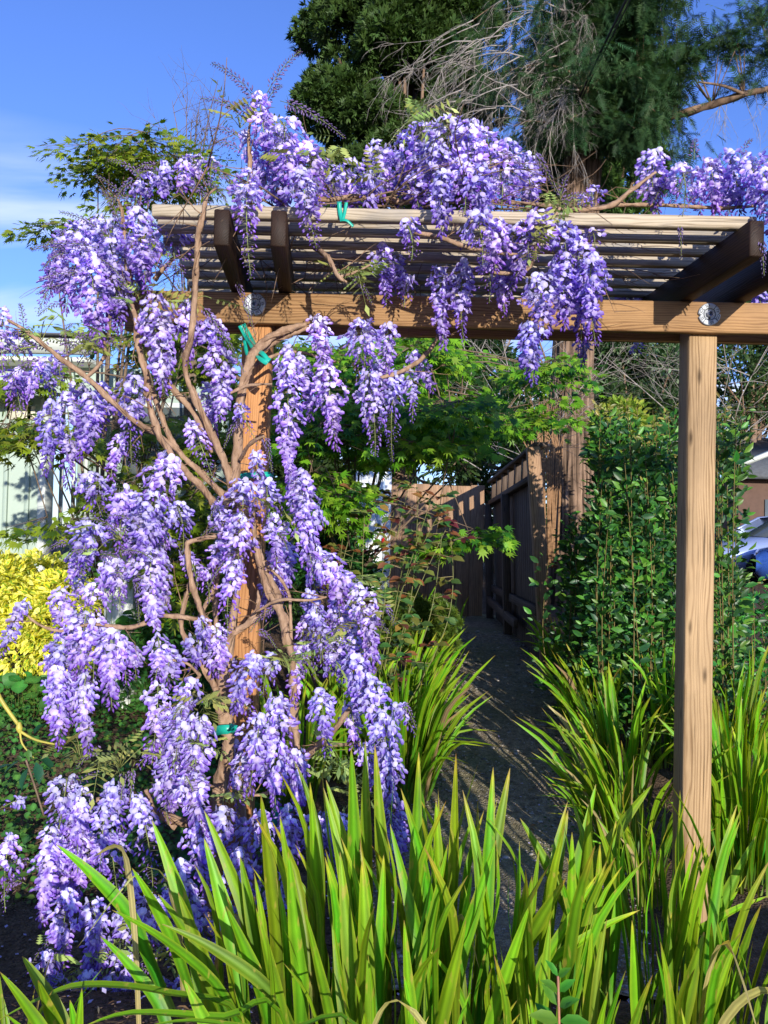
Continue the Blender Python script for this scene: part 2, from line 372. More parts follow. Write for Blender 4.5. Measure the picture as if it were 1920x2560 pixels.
# ---------------------------------------------------------------- ground, path
def ground_mesh():
    g = Geo()
    xs = np.concatenate([-np.geomspace(400, 3.4, 22), np.linspace(-3.2, 3.6, 86), np.geomspace(3.8, 400, 22)])
    ys = np.concatenate([[-400, -120, -40, -12, -4, -1, 0], np.linspace(.4, 11, 150), np.geomspace(11.3, 900, 34)])
    V = []
    for y in ys:
        for x in xs:
            z = ground_z(x, y) + (.022 * mnoise.noise(Vector((x * 1.4, y * 1.4, 0))) + .010 * mnoise.noise(Vector((x * 8, y * 8, 3))) if abs(x) < 8 and 0 < y < 14 else 0)
            V.append((x, y, z))
    nx = len(xs); F = [(j * nx + i, j * nx + i + 1, (j + 1) * nx + i + 1, (j + 1) * nx + i) for j in range(len(ys) - 1) for i in range(nx - 1)]
    g.add(V, F); return g
def soilmat(name, c1, c2, c3, scale):
    m, nt, N, out = newmat(name); L = nt.links.new
    geo = N('ShaderNodeNewGeometry')
    n1 = N('ShaderNodeTexNoise'); n1.inputs['Scale'].default_value = scale; n1.inputs['Detail'].default_value = 9; n1.inputs['Roughness'].default_value = .7; L(geo.outputs['Position'], n1.inputs['Vector'])
    n2 = N('ShaderNodeTexNoise'); n2.inputs['Scale'].default_value = 1.3; n2.inputs['Detail'].default_value = 4; L(geo.outputs['Position'], n2.inputs['Vector'])
    vo = N('ShaderNodeTexVoronoi'); vo.inputs['Scale'].default_value = scale * 5; L(geo.outputs['Position'], vo.inputs['Vector'])
    rp = N('ShaderNodeValToRGB'); rp.color_ramp.elements[0].position = .35; rp.color_ramp.elements[0].color = (*c1, 1); rp.color_ramp.elements[1].position = .7; rp.color_ramp.elements[1].color = (*c2, 1); L(n1.outputs['Fac'], rp.inputs[0])
    r2 = N('ShaderNodeMapRange'); L(n2.outputs['Fac'], r2.inputs[0]); r2.inputs[1].default_value = .42; r2.inputs[2].default_value = .62
    mx = N('ShaderNodeMix', data_type='RGBA'); mu = N('ShaderNodeMath', operation='MULTIPLY'); L(r2.outputs[0], mu.inputs[0]); mu.inputs[1].default_value = .5; L(mu.outputs[0], mx.inputs[0]); L(rp.outputs[0], mx.inputs[6]); mx.inputs[7].default_value = (*c3, 1)
    cm = N('ShaderNodeMix', data_type='RGBA', blend_type='MULTIPLY'); cm.inputs[0].default_value = .6; L(mx.outputs[2], cm.inputs[6])
    vr = N('ShaderNodeMapRange'); L(vo.outputs['Color'], vr.inputs[0]); vr.inputs[3].default_value = .5; vr.inputs[4].default_value = 1.5; L(vr.outputs[0], cm.inputs[7])
    pb = N('ShaderNodeBsdfPrincipled'); L(cm.outputs[2], pb.inputs['Base Color']); pb.inputs['Roughness'].default_value = .95; pb.inputs['Specular IOR Level'].default_value = .15
    bn = N('ShaderNodeBump'); bn.inputs['Strength'].default_value = .8; bn.inputs['Distance'].default_value = .012
    ah = N('ShaderNodeMath', operation='ADD'); L(n1.outputs['Fac'], ah.inputs[0]); L(vo.outputs['Distance'], ah.inputs[1]); L(ah.outputs[0], bn.inputs['Height']); L(bn.outputs[0], pb.inputs['Normal'])
    L(pb.outputs[0], out.inputs[0]); return m
M_soil = soilmat('soil', (.05, .032, .02), (.20, .13, .08), (.08, .06, .04), 14)
M_path = soilmat('path_dirt', (.15, .115, .075), (.46, .38, .26), (.18, .19, .07), 18)
tag(ground_mesh().build('ground', M_soil, smooth=True), kind='structure')
PATH = [(2.75, .48, .64), (3.5, .5, .68), (5, .74, .62), (6.5, 1.0, .52), (8, 1.16, .42), (9.5, 1.26, .38), (11.2, 1.3, .35)]
def path_at(y):
    for (y0, x0, w0), (y1, x1, w1) in zip(PATH, PATH[1:]):
        if y0 <= y <= y1: t = (y - y0) / (y1 - y0); return x0 + (x1 - x0) * t, w0 + (w1 - w0) * t
    return PATH[0][1:] if y < PATH[0][0] else PATH[-1][1:]
g = Geo(); V = []; F = []; ny, nx = 160, 21
for j in range(ny):
    y = 2.75 + (11.2 - 2.75) * j / (ny - 1); cx, w = path_at(y)
    for i in range(nx):
        e = (i / (nx - 1) - .5) * 2; x = cx + e * (w + .12 * mnoise.noise(Vector((e * 3, y * 2, 7))))
        z = ground_z(x, y) + .022 * mnoise.noise(Vector((x * 1.4, y * 1.4, 0))) + .010 * mnoise.noise(Vector((x * 8, y * 8, 3))) + .024 - .03 * abs(e) ** 4 + .006 * mnoise.noise(Vector((x * 18, y * 18, 1)))
        V.append((x, y, z))
for j in range(ny - 1):
    for i in range(nx - 1): a = j * nx + i; F.append((a, a + 1, a + nx + 1, a + nx))
g.add(V, F); tag(g.build('garden_path', M_path, smooth=True), kind='structure')

# pebbles and litter on the path: too many to count
def rock_t(seed):
    r = random.Random(seed); v = []; f = []
    for k, (z, rr) in enumerate(((-.3, .6), (.15, 1.), (.45, .55))):
        for i in range(6):
            a = i * math.pi / 3 + k * .3; q = rr * r.uniform(.8, 1.15); v.append((math.cos(a) * q, math.sin(a) * q * .75, z * .6))
    for k in range(2):
        for i in range(6): f.append((k * 6 + i, k * 6 + (i + 1) % 6, k * 6 + 6 + (i + 1) % 6, k * 6 + 6 + i))
    f.append(tuple(range(12, 18))); return Tmpl(v, f, (1, 1, 1))
M_stone = flatmat('pebble', (.20, .18, .16), .85, 0, .3, 30, .3, .3, col2=(.42, .39, .35), use_col=True)
M_stonedk = flatmat('mulch_chip', (.05, .035, .025), .9, 0, .3, 30, .2, .3, col2=(.14, .09, .06), use_col=True)
def on_ground(n, y0, y1, path_only=True, xr=None):
    out = []
    while len(out) < n:
        y = y0 + (y1 - y0) * random.random() ** 1.4
        if path_only: cx, w = path_at(y); x = cx + random.uniform(-1, 1) * w
        else: x = random.uniform(*xr)
        z = ground_z(x, y) + .022 * mnoise.noise(Vector((x * 1.4, y * 1.4, 0))) + .010 * mnoise.noise(Vector((x * 8, y * 8, 3)))
        out.append((x, y, z + (.022 if path_only else .002)))
    return np.array(out)
g = Geo()
for k in range(3):
    p = on_ground(2600, 2.8, 9.5); n = len(p); a = rng.uniform(0, 6.28, n)
    scatter(g, rock_t(k), p, frames(np.c_[np.cos(a), np.sin(a), rng.uniform(-.15, .15, n)]), rng.uniform(.003, .012, n) * (1 + (rng.random(n) < .06) * 1.3), np.tile(rng.uniform(.3, 1.5, (n, 1)), (1, 3)))
tag(g.build('gravel', M_stone), 'small grey pebbles strewn over the dark dirt path', 'gravel', kind='stuff')
g = Geo()
for k in range(3):
    p = on_ground(2600, 1.9, 5, False, (-2.9, 0.2)); n = len(p); a = rng.uniform(0, 6.28, n)
    scatter(g, rock_t(k + 5), p, frames(np.c_[np.cos(a), np.sin(a), rng.uniform(-.5, .5, n)]), np.c_[rng.uniform(.006, .02, n), rng.uniform(.003, .008, n), rng.uniform(.003, .007, n)], np.tile(rng.uniform(.4, 1.7, (n, 1)), (1, 3)))
tag(g.build('mulch', M_stonedk), 'loose dark bark mulch covering the soil under the wisteria', 'mulch', kind='stuff')
for (px, py, s, lab) in ((1355, 1813, .05, 'flat pale grey stone lying on the right edge of the path'),
                         (1330, 1765, .035, 'small pale stone on the path just beyond the flat one'),
                         (1240, 1758, .026, 'rounded tan stone alone on the middle of the path')):
    # distance from the ground under that pixel
    D = 5.
    for _ in range(30):
        q = P(px, py, D); D += (q.z - ground_z(q.x, D) - .02) * 2.2 / max(D * .1, .5) * .6
    g = Geo(); q = P(px, py, D); rt = rock_t(px)
    scatter(g, rt, np.array([[0, 0, 0.]]), frames(np.array([[1., .15, 0]])), np.array([[s, s * .8, s * .7]]))
    o = g.build('stone', M_stone, m=Matrix.Translation(q)); tag(o, lab, 'stone')

# ---------------------------------------------------------------- pergola
YB = 3.45
perg = thing('pergola', 'wooden garden pergola with slatted top hung with lilac wisteria', 'pergola', (.4, YB + .1, 0))
ZB0, ZB1 = 2.604, 2.738
bx0, bx1 = -1.2, 2.9
for yy in (YB, YB + .17):
    board('beam', M_beam, (bx0, yy + .02, (ZB0 + ZB1) / 2), (bx1, yy + .02, (ZB0 + ZB1) / 2), .04, ZB1 - ZB0, perg, label=None)
# posts: right stands straight, left leans slightly
def post(mat, top, bot, w, label):
    board('post', mat, bot, top, w, w, perg, up=(0, -1, 0), label=label, bev=.006)
post(M_post_r, (1.388, YB + .104, ZB1 - .01), (1.378, YB + .104, -.2), .124, 'straight pale post')
lt = P(641, 850, YB + .05); lb = P(611, 1560, YB + .05); dr = (lb - lt) / (lt.z - lb.z)
b0 = lt + dr * (lt.z + .2); t0 = lt - dr * (ZB1 - .01 - lt.z); b0.y = t0.y = YB + .104
post(M_post_l, t0, b0, .124, 'leaning orange-brown post wrapped by the vine')
SK = -.0775
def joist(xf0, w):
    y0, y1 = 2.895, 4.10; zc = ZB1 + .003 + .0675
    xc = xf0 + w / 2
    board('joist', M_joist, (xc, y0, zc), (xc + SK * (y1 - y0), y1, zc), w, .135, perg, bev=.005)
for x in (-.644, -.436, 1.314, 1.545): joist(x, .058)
zs = ZB1 + .003 + .135 + .003
for k in range(8):
    y = 2.98 + .144 * k
    xo = SK * (y - 2.98)
    board('slat', M_slat, (-.905 + xo + random.uniform(-.01, .01), y + .02, zs + .023), (1.385 + xo + random.uniform(-.008, .008), y + .02, zs + .023), .04, .047, perg, bev=.005)
# ornamental round washers with hexagon bolts
def washer(c, rot):
    n = 64; r = .049; g = Geo()
    ring = []
    for i in range(n):
        a = 2 * math.pi * i / n; d = min(abs((a - rot - math.pi / 2 + math.pi) % (2 * math.pi) - math.pi), abs((a - rot + math.pi / 2 + math.pi) % (2 * math.pi) - math.pi))
        rr = r - (.011 * max(0, 1 - d / .13) if d < .13 else 0); ring.append((math.cos(a) * rr, math.sin(a) * rr))
    V = [(x, 0, z) for x, z in ring] + [(x * .99, -.007, z * .99) for x, z in ring] + [(x * .93, -.009, z * .93) for x, z in ring] + [(x * .52, -.009, z * .52) for x, z in ring] + [(x * .48, -.007, z * .48) for x, z in ring] + [(0, -.007, 0)]
    F = []
    for q in range(4):
        for i in range(n): F.append((q * n + i, q * n + (i + 1) % n, (q + 1) * n + (i + 1) % n, (q + 1) * n + i))
    for i in range(n): F.append((4 * n + i, 4 * n + (i + 1) % n, 5 * n))
    g.add(V, F); m = Matrix.Translation(c)
    w = g.build('washer', M_steel, perg, m=m)
    d = Geo()      # dark grooves between the four raised sectors, keyhole; their shade painted black
    for q in range(4):
        a = rot + math.pi / 4 + q * math.pi / 2
        p0 = Vector((math.cos(a) * .025, -.0095, math.sin(a) * .025)); p1 = Vector((math.cos(a) * .048, -.0085, math.sin(a) * .048))
        tube(d, [p0, p1], .0017, 4, k=1)
        pts = [Vector((math.cos(rot + math.pi / 4 + q * math.pi / 2 + .12 + t * (math.pi / 2 - .24) / 8) * .0255, -.0092, math.sin(rot + math.pi / 4 + q * math.pi / 2 + .12 + t * (math.pi / 2 - .24) / 8) * .0255)) for t in range(9)]
        tube(d, pts, .0016, 4, k=1)
    ka = rot - .1
    tube(d, [Vector((math.cos(ka) * .010, -.008, math.sin(ka) * .010)), Vector((math.cos(ka) * .021, -.008, math.sin(ka) * .021))], .0035, 8, k=1)
    d.build('groove', M_inkm, w, m=m)
    hd = Geo()
    for rr0, y0, rr1, y1, nn in ((.0155, -.007, .0155, -.016, 6), (.0155, -.016, .011, -.020, 6)):
        vv = [(math.cos(rot + i * 2 * math.pi / nn) * rr0, y0, math.sin(rot + i * 2 * math.pi / nn) * rr0) for i in range(nn)] + [(math.cos(rot + i * 2 * math.pi / nn) * rr1, y1, math.sin(rot + i * 2 * math.pi / nn) * rr1) for i in range(nn)]
        ff = [(i, (i + 1) % nn, nn + (i + 1) % nn, nn + i) for i in range(nn)] + [tuple(range(2 * nn - 1, nn - 1, -1))]
        hd.add(vv, ff)
    hd.build('bolt', M_bolt, w, m=m)
    for tx, a in (('73', rot + 1.9), ('CO', rot + 1.15), ('ES', rot + .15), ('SE', rot - 1.15), ('OO', rot - 1.9), ('SU', rot + 3.3)):
        cu = bpy.data.curves.new('lettering', 'FONT'); cu.body = tx; cu.size = .016; cu.extrude = .0006; cu.align_x = 'CENTER'; cu.align_y = 'CENTER'; cu.materials.append(M_inkm)
        z = a - math.pi / 2
        mm_ = Matrix.Translation(c) @ Matrix.Translation((math.cos(a) * .0365, -.0098, math.sin(a) * .0365)) @ Matrix.Rotation(-z, 4, 'Y') @ Matrix.Rotation(math.pi / 2, 4, 'X')
        tmp_ = bpy.data.objects.new('tmp', cu); me_ = bpy.data.meshes.new_from_object(tmp_); bpy.data.objects.remove(tmp_); put(bpy.data.objects.new('lettering', me_), mm_, w)
washer(P(637, 762, YB) + Vector((0, -.001, 0)), -.05)
washer(P(1772, 787, YB) + Vector((0, -.001, 0)), -1.45)

# ---------------------------------------------------------------- wisteria
# floret colours (petals themselves: pale banner, violet wings)
PALE = np.array((.66, .60, .90)); MID = np.array((.43, .31, .76)); DEEP = np.array((.19, .07, .50)); CAL = np.array((.17, .12, .16)); STEM = np.array((.27, .33, .10))
def floret_t(seed):
    r = random.Random(seed); v = []; c = []; f = []
    # banner: folded petal with a crease down the middle, standing up at the back
    k_ = r.uniform(.9, 1.1)
    cr_ = [(.10, 0, .04), (.20, 0, .25), (.02, 0, .48), (-.20, 0, .60)]
    for p_ in cr_: v.append((p_[0], p_[1], p_[2] * k_)); c.append(PALE * 1.12)
    c[0] = PALE * .6 + np.array((.25, .28, .10)); c[3] = PALE * .8 + MID * .2
    for sd in (-1, 1):
        b = len(v); yy = r.uniform(.88, 1.12)
        for (x_, y_, z_, q) in ((.08, .24, .04, .35), (.0, .44, .22, .9), (-.20, .40, .46, .8), (-.28, .16, .62, .4)):
            v.append((x_ + r.uniform(-.04, .04), sd * y_ * yy, z_ * k_)); c.append(PALE * (1 - q * .45) + MID * q * .45)
        v.append((.10, sd * .22, .26 * k_)); c.append(PALE * 1.04)
        for tri in ((0, b, b + 4), (b, b + 1, b + 4), (b + 1, b + 2, b + 4), (b + 2, b + 3, b + 4), (b + 3, 3, 2, b + 4), (2, 1, b + 4), (1, 0, b + 4)): f.append(tri if sd > 0 else tri[::-1])
    # two wings pointing forward and down
    for s in (-1, 1):
        b = len(v); sp = r.uniform(.12, .24)
        v += [(.04, s * .05, .08), (.34, s * sp * 2.1, .04), (.66, s * sp * 2.2, -.20), (.76, s * sp * 1.0, -.44), (.44, s * .02, -.38), (.12, s * .02, -.12), (.42, s * sp * 1.5, -.08)]
        c += [PALE * .8, PALE * .75 + MID * .2, MID * 1.05, DEEP * 1.2, DEEP, DEEP, PALE * .55 + MID * .45]
        for i in range(6): q = (b + i, b + (i + 1) % 6, b + 6); f.append(q if s > 0 else q[::-1])
    # calyx
    b = len(v)
    for i in range(4): a = i * math.pi / 2; v.append((-.02, math.cos(a) * .12, .08 + math.sin(a) * .12)); c.append(CAL)
    v.append((-.20, 0, .08)); c.append(CAL * 1.2)
    for i in range(4): f.append((b + (i + 1) % 4, b + i, b + 4))
    return Tmpl(v, f, c)
def bud_t(seed, col_a=DEEP, col_b=MID):
    v = [(0, 0, .03)]; c = [CAL]; f = []
    for k, (x, rr, cc) in enumerate(((.22, .11, CAL * .6 + col_a * .4), (.55, .18, col_b), (.85, .13, col_a * 1.15))):
        for i in range(5): a = i * 2 * math.pi / 5; v.append((x, math.cos(a) * rr, math.sin(a) * rr * 1.2 - .25 * x * x)); c.append(cc)
    v.append((1.05, 0, -.30)); c.append(col_a)
    for i in range(5):
        f.append((0, 1 + (i + 1) % 5, 1 + i)); f.append((16, 11 + i, 11 + (i + 1) % 5))
        for k in range(2): a0 = 1 + k * 5 + i; a1 = 1 + k * 5 + (i + 1) % 5; f.append((a0, a1, a1 + 5, a0 + 5))
    return Tmpl(v, f, c)
T_flo = [floret_t(i) for i in range(4)]; T_bud = [bud_t(i) for i in range(2)]
T_budsm = bud_t(9, np.array((.15, .10, .24)), np.array((.24, .17, .34)))
vine = thing('wisteria_vine', 'lilac wisteria in full bloom twining up the leaning post and over the pergola', 'climbing plant', (-.75, 3.2, 0))
def axis_pts(p0, p1, bow, n):
    p0, p1 = Vector(p0), Vector(p1); mid = (p0 + p1) / 2 + Vector(bow)
    return [(p0 * (1 - t) ** 2 + mid * 2 * t * (1 - t) + p1 * t * t) for t in [i / (n - 1) for i in range(n)]]
def raceme(p0, p1, w, open_frac=.72, single=False, dens=1., bow=None, pale=1., scale=1.):
    L = (Vector(p1) - Vector(p0)).length
    if bow is None: bow = (random.uniform(-.03, .03), random.uniform(-.03, .02), .02 + .05 * abs(p1[0] - p0[0]))
    lump = rng.uniform(0, 6.28, 3); n = max(14, int(L / .0028 * dens * (w / .13) ** .8)); ax = axis_pts(p0, p1, bow, 14)
    A = np.array([tuple(a) for a in ax]); t = (np.arange(n) + rng.uniform(-.4, .4, n)) / n; t = np.clip(t, 0, .999)
    k = t * 13; i0 = k.astype(int); fr_ = (k - i0)[:, None]; base = A[i0] * (1 - fr_) + A[np.minimum(i0 + 1, 13)] * fr_
    tan = A[np.minimum(i0 + 1, 13)] - A[i0]; tan /= np.linalg.norm(tan, axis=1, keepdims=True)
    ang = np.arange(n) * 2.39996 + rng.uniform(-.7, .7, n)
    up = np.tile(np.array([0, 0, 1.]), (n, 1)); ref = np.array([.3, -1, .1]); u1 = np.cross(tan, ref); u1 /= np.linalg.norm(u1, axis=1, keepdims=True); u2 = np.cross(tan, u1)
    rad = u1 * np.cos(ang)[:, None] + u2 * np.sin(ang)[:, None]
    prof = np.where(t < .15, .6 + t * 2.9, np.where(t < .35, 1.03, 1.03 - (t - .35) * 1.25)); prof = np.clip(prof * (1 + .18 * np.sin(t * 9 + lump[0]) + .12 * np.sin(t * 19 + lump[1] + ang)), .14, 1.25) * rng.uniform(.62, 1.15, n)
    rr = prof * w / 2
    op = t < open_frac + rng.uniform(-.06, .06, n)
    size = .0262 * scale * np.where(op, 1.12, np.clip(1.05 - (t - open_frac) * 1.8, .3, 1.)) * rng.uniform(.7, 1.2, n)
    size = size * min(1, .55 + w * 4)
    core = np.maximum(rr - size * .55, .004)
    pos = base + rad * core[:, None] + np.array([0, 0, -1.]) * (core * .25)[:, None]
    d = rad + np.array([0, 0, -.15]) + rng.normal(0, .3, (n, 3)); d[~op] += np.array([0, 0, -.7])
    fr = frames(d, roll=rng.normal(0, .75, n)); bri = rng.uniform(.78, 1.22, (n, 1))
    tone = np.clip(1.12 - .42 * t, .6, 1.12)[:, None]
    tn = bri * np.hstack([tone * pale, tone * pale * np.clip(1.08 - .25 * t, .7, 1.1)[:, None], np.clip(tone * 1.1, .75, 1.12)])
    g = Geo(); tube(g, ax, [.0022] * 8 + [.0014] * 6, 4, STEM, k=1)
    # pedicels: one thin prism from the axis to each flower
    m_ = n; a0 = base; a1 = pos; side = np.cross(a1 - a0, tan); side /= np.maximum(np.linalg.norm(side, axis=1, keepdims=True), 1e-6)
    wd = .0007; vv = np.stack([a0 + side * wd, a0 - side * wd, a1 - side * wd, a1 + side * wd, a0 + tan * wd * 1.6, a1 + tan * wd * 1.6], 1).reshape(-1, 3)
    off = (np.arange(n) * 6)[:, None, None]; q = np.array([[[0, 1, 2, 3], [1, 4, 5, 2], [4, 0, 3, 5]]]) + off
    g.add_arr(vv, [q.reshape(-1, 4)], np.tile(CAL * .6 + STEM * .5, (len(vv), 1)))
    if single:
        r_ = g.build('raceme', M_petal, vine)
        for j in range(4):
            s_ = op & (np.arange(n) % 4 == j); one_by_one([T_flo[j]], 'floret', M_petal, r_, pos[s_], fr[s_], size[s_])
        s_ = ~op; one_by_one([T_bud[0]], 'bud', M_petal, r_, pos[s_], fr[s_], size[s_])
        return
    for j in range(4):
        s_ = op & (np.arange(n) % 4 == j); scatter(g, T_flo[j], pos[s_], fr[s_], size[s_], tn[s_])
    for j in range(2):
        s_ = (~op) & (np.arange(n) % 2 == j); scatter(g, T_bud[j], pos[s_], fr[s_], size[s_], tn[s_])
    g.build('raceme', M_petal, vine)
def spike(p0, p1, w=.035, bow=None, name='flower_spike'):
    """a young flower spike: closed buds, sparse"""
    bow = bow or (0, 0, .04); L = (Vector(p1) - Vector(p0)).length; n = int(L / .0035) + 8; ax = axis_pts(p0, p1, bow, 12)
    A = np.array([tuple(a) for a in ax]); t = np.linspace(.08, .999, n); k = t * 11; i0 = np.minimum(k.astype(int), 10); f_ = (k - i0)[:, None]
    base = A[i0] * (1 - f_) + A[i0 + 1] * f_; tan = A[i0 + 1] - A[i0]; tan /= np.linalg.norm(tan, axis=1, keepdims=True)
    ang = np.arange(n) * 2.4; u1 = np.cross(tan, [.3, -1, .1]); u1 /= np.linalg.norm(u1, axis=1, keepdims=True); u2 = np.cross(tan, u1)
    rad = u1 * np.cos(ang)[:, None] + u2 * np.sin(ang)[:, None]; sz = (.016 * (1 - t * .62)) * (w / .035) ** .5; rr = w / 2 * (1 - .7 * t) * .45
    g = Geo(); tube(g, ax, .0017, 4, STEM * .8, k=1)
    scatter(g, T_budsm, base + rad * rr[:, None], frames(rad + tan * 1.0), sz, np.where(t[:, None] < .55, 1.3, .95) * np.tile(np.array([[1., 1., 1.05]]), (n, 1)))
    g.build(name, M_petal, vine)

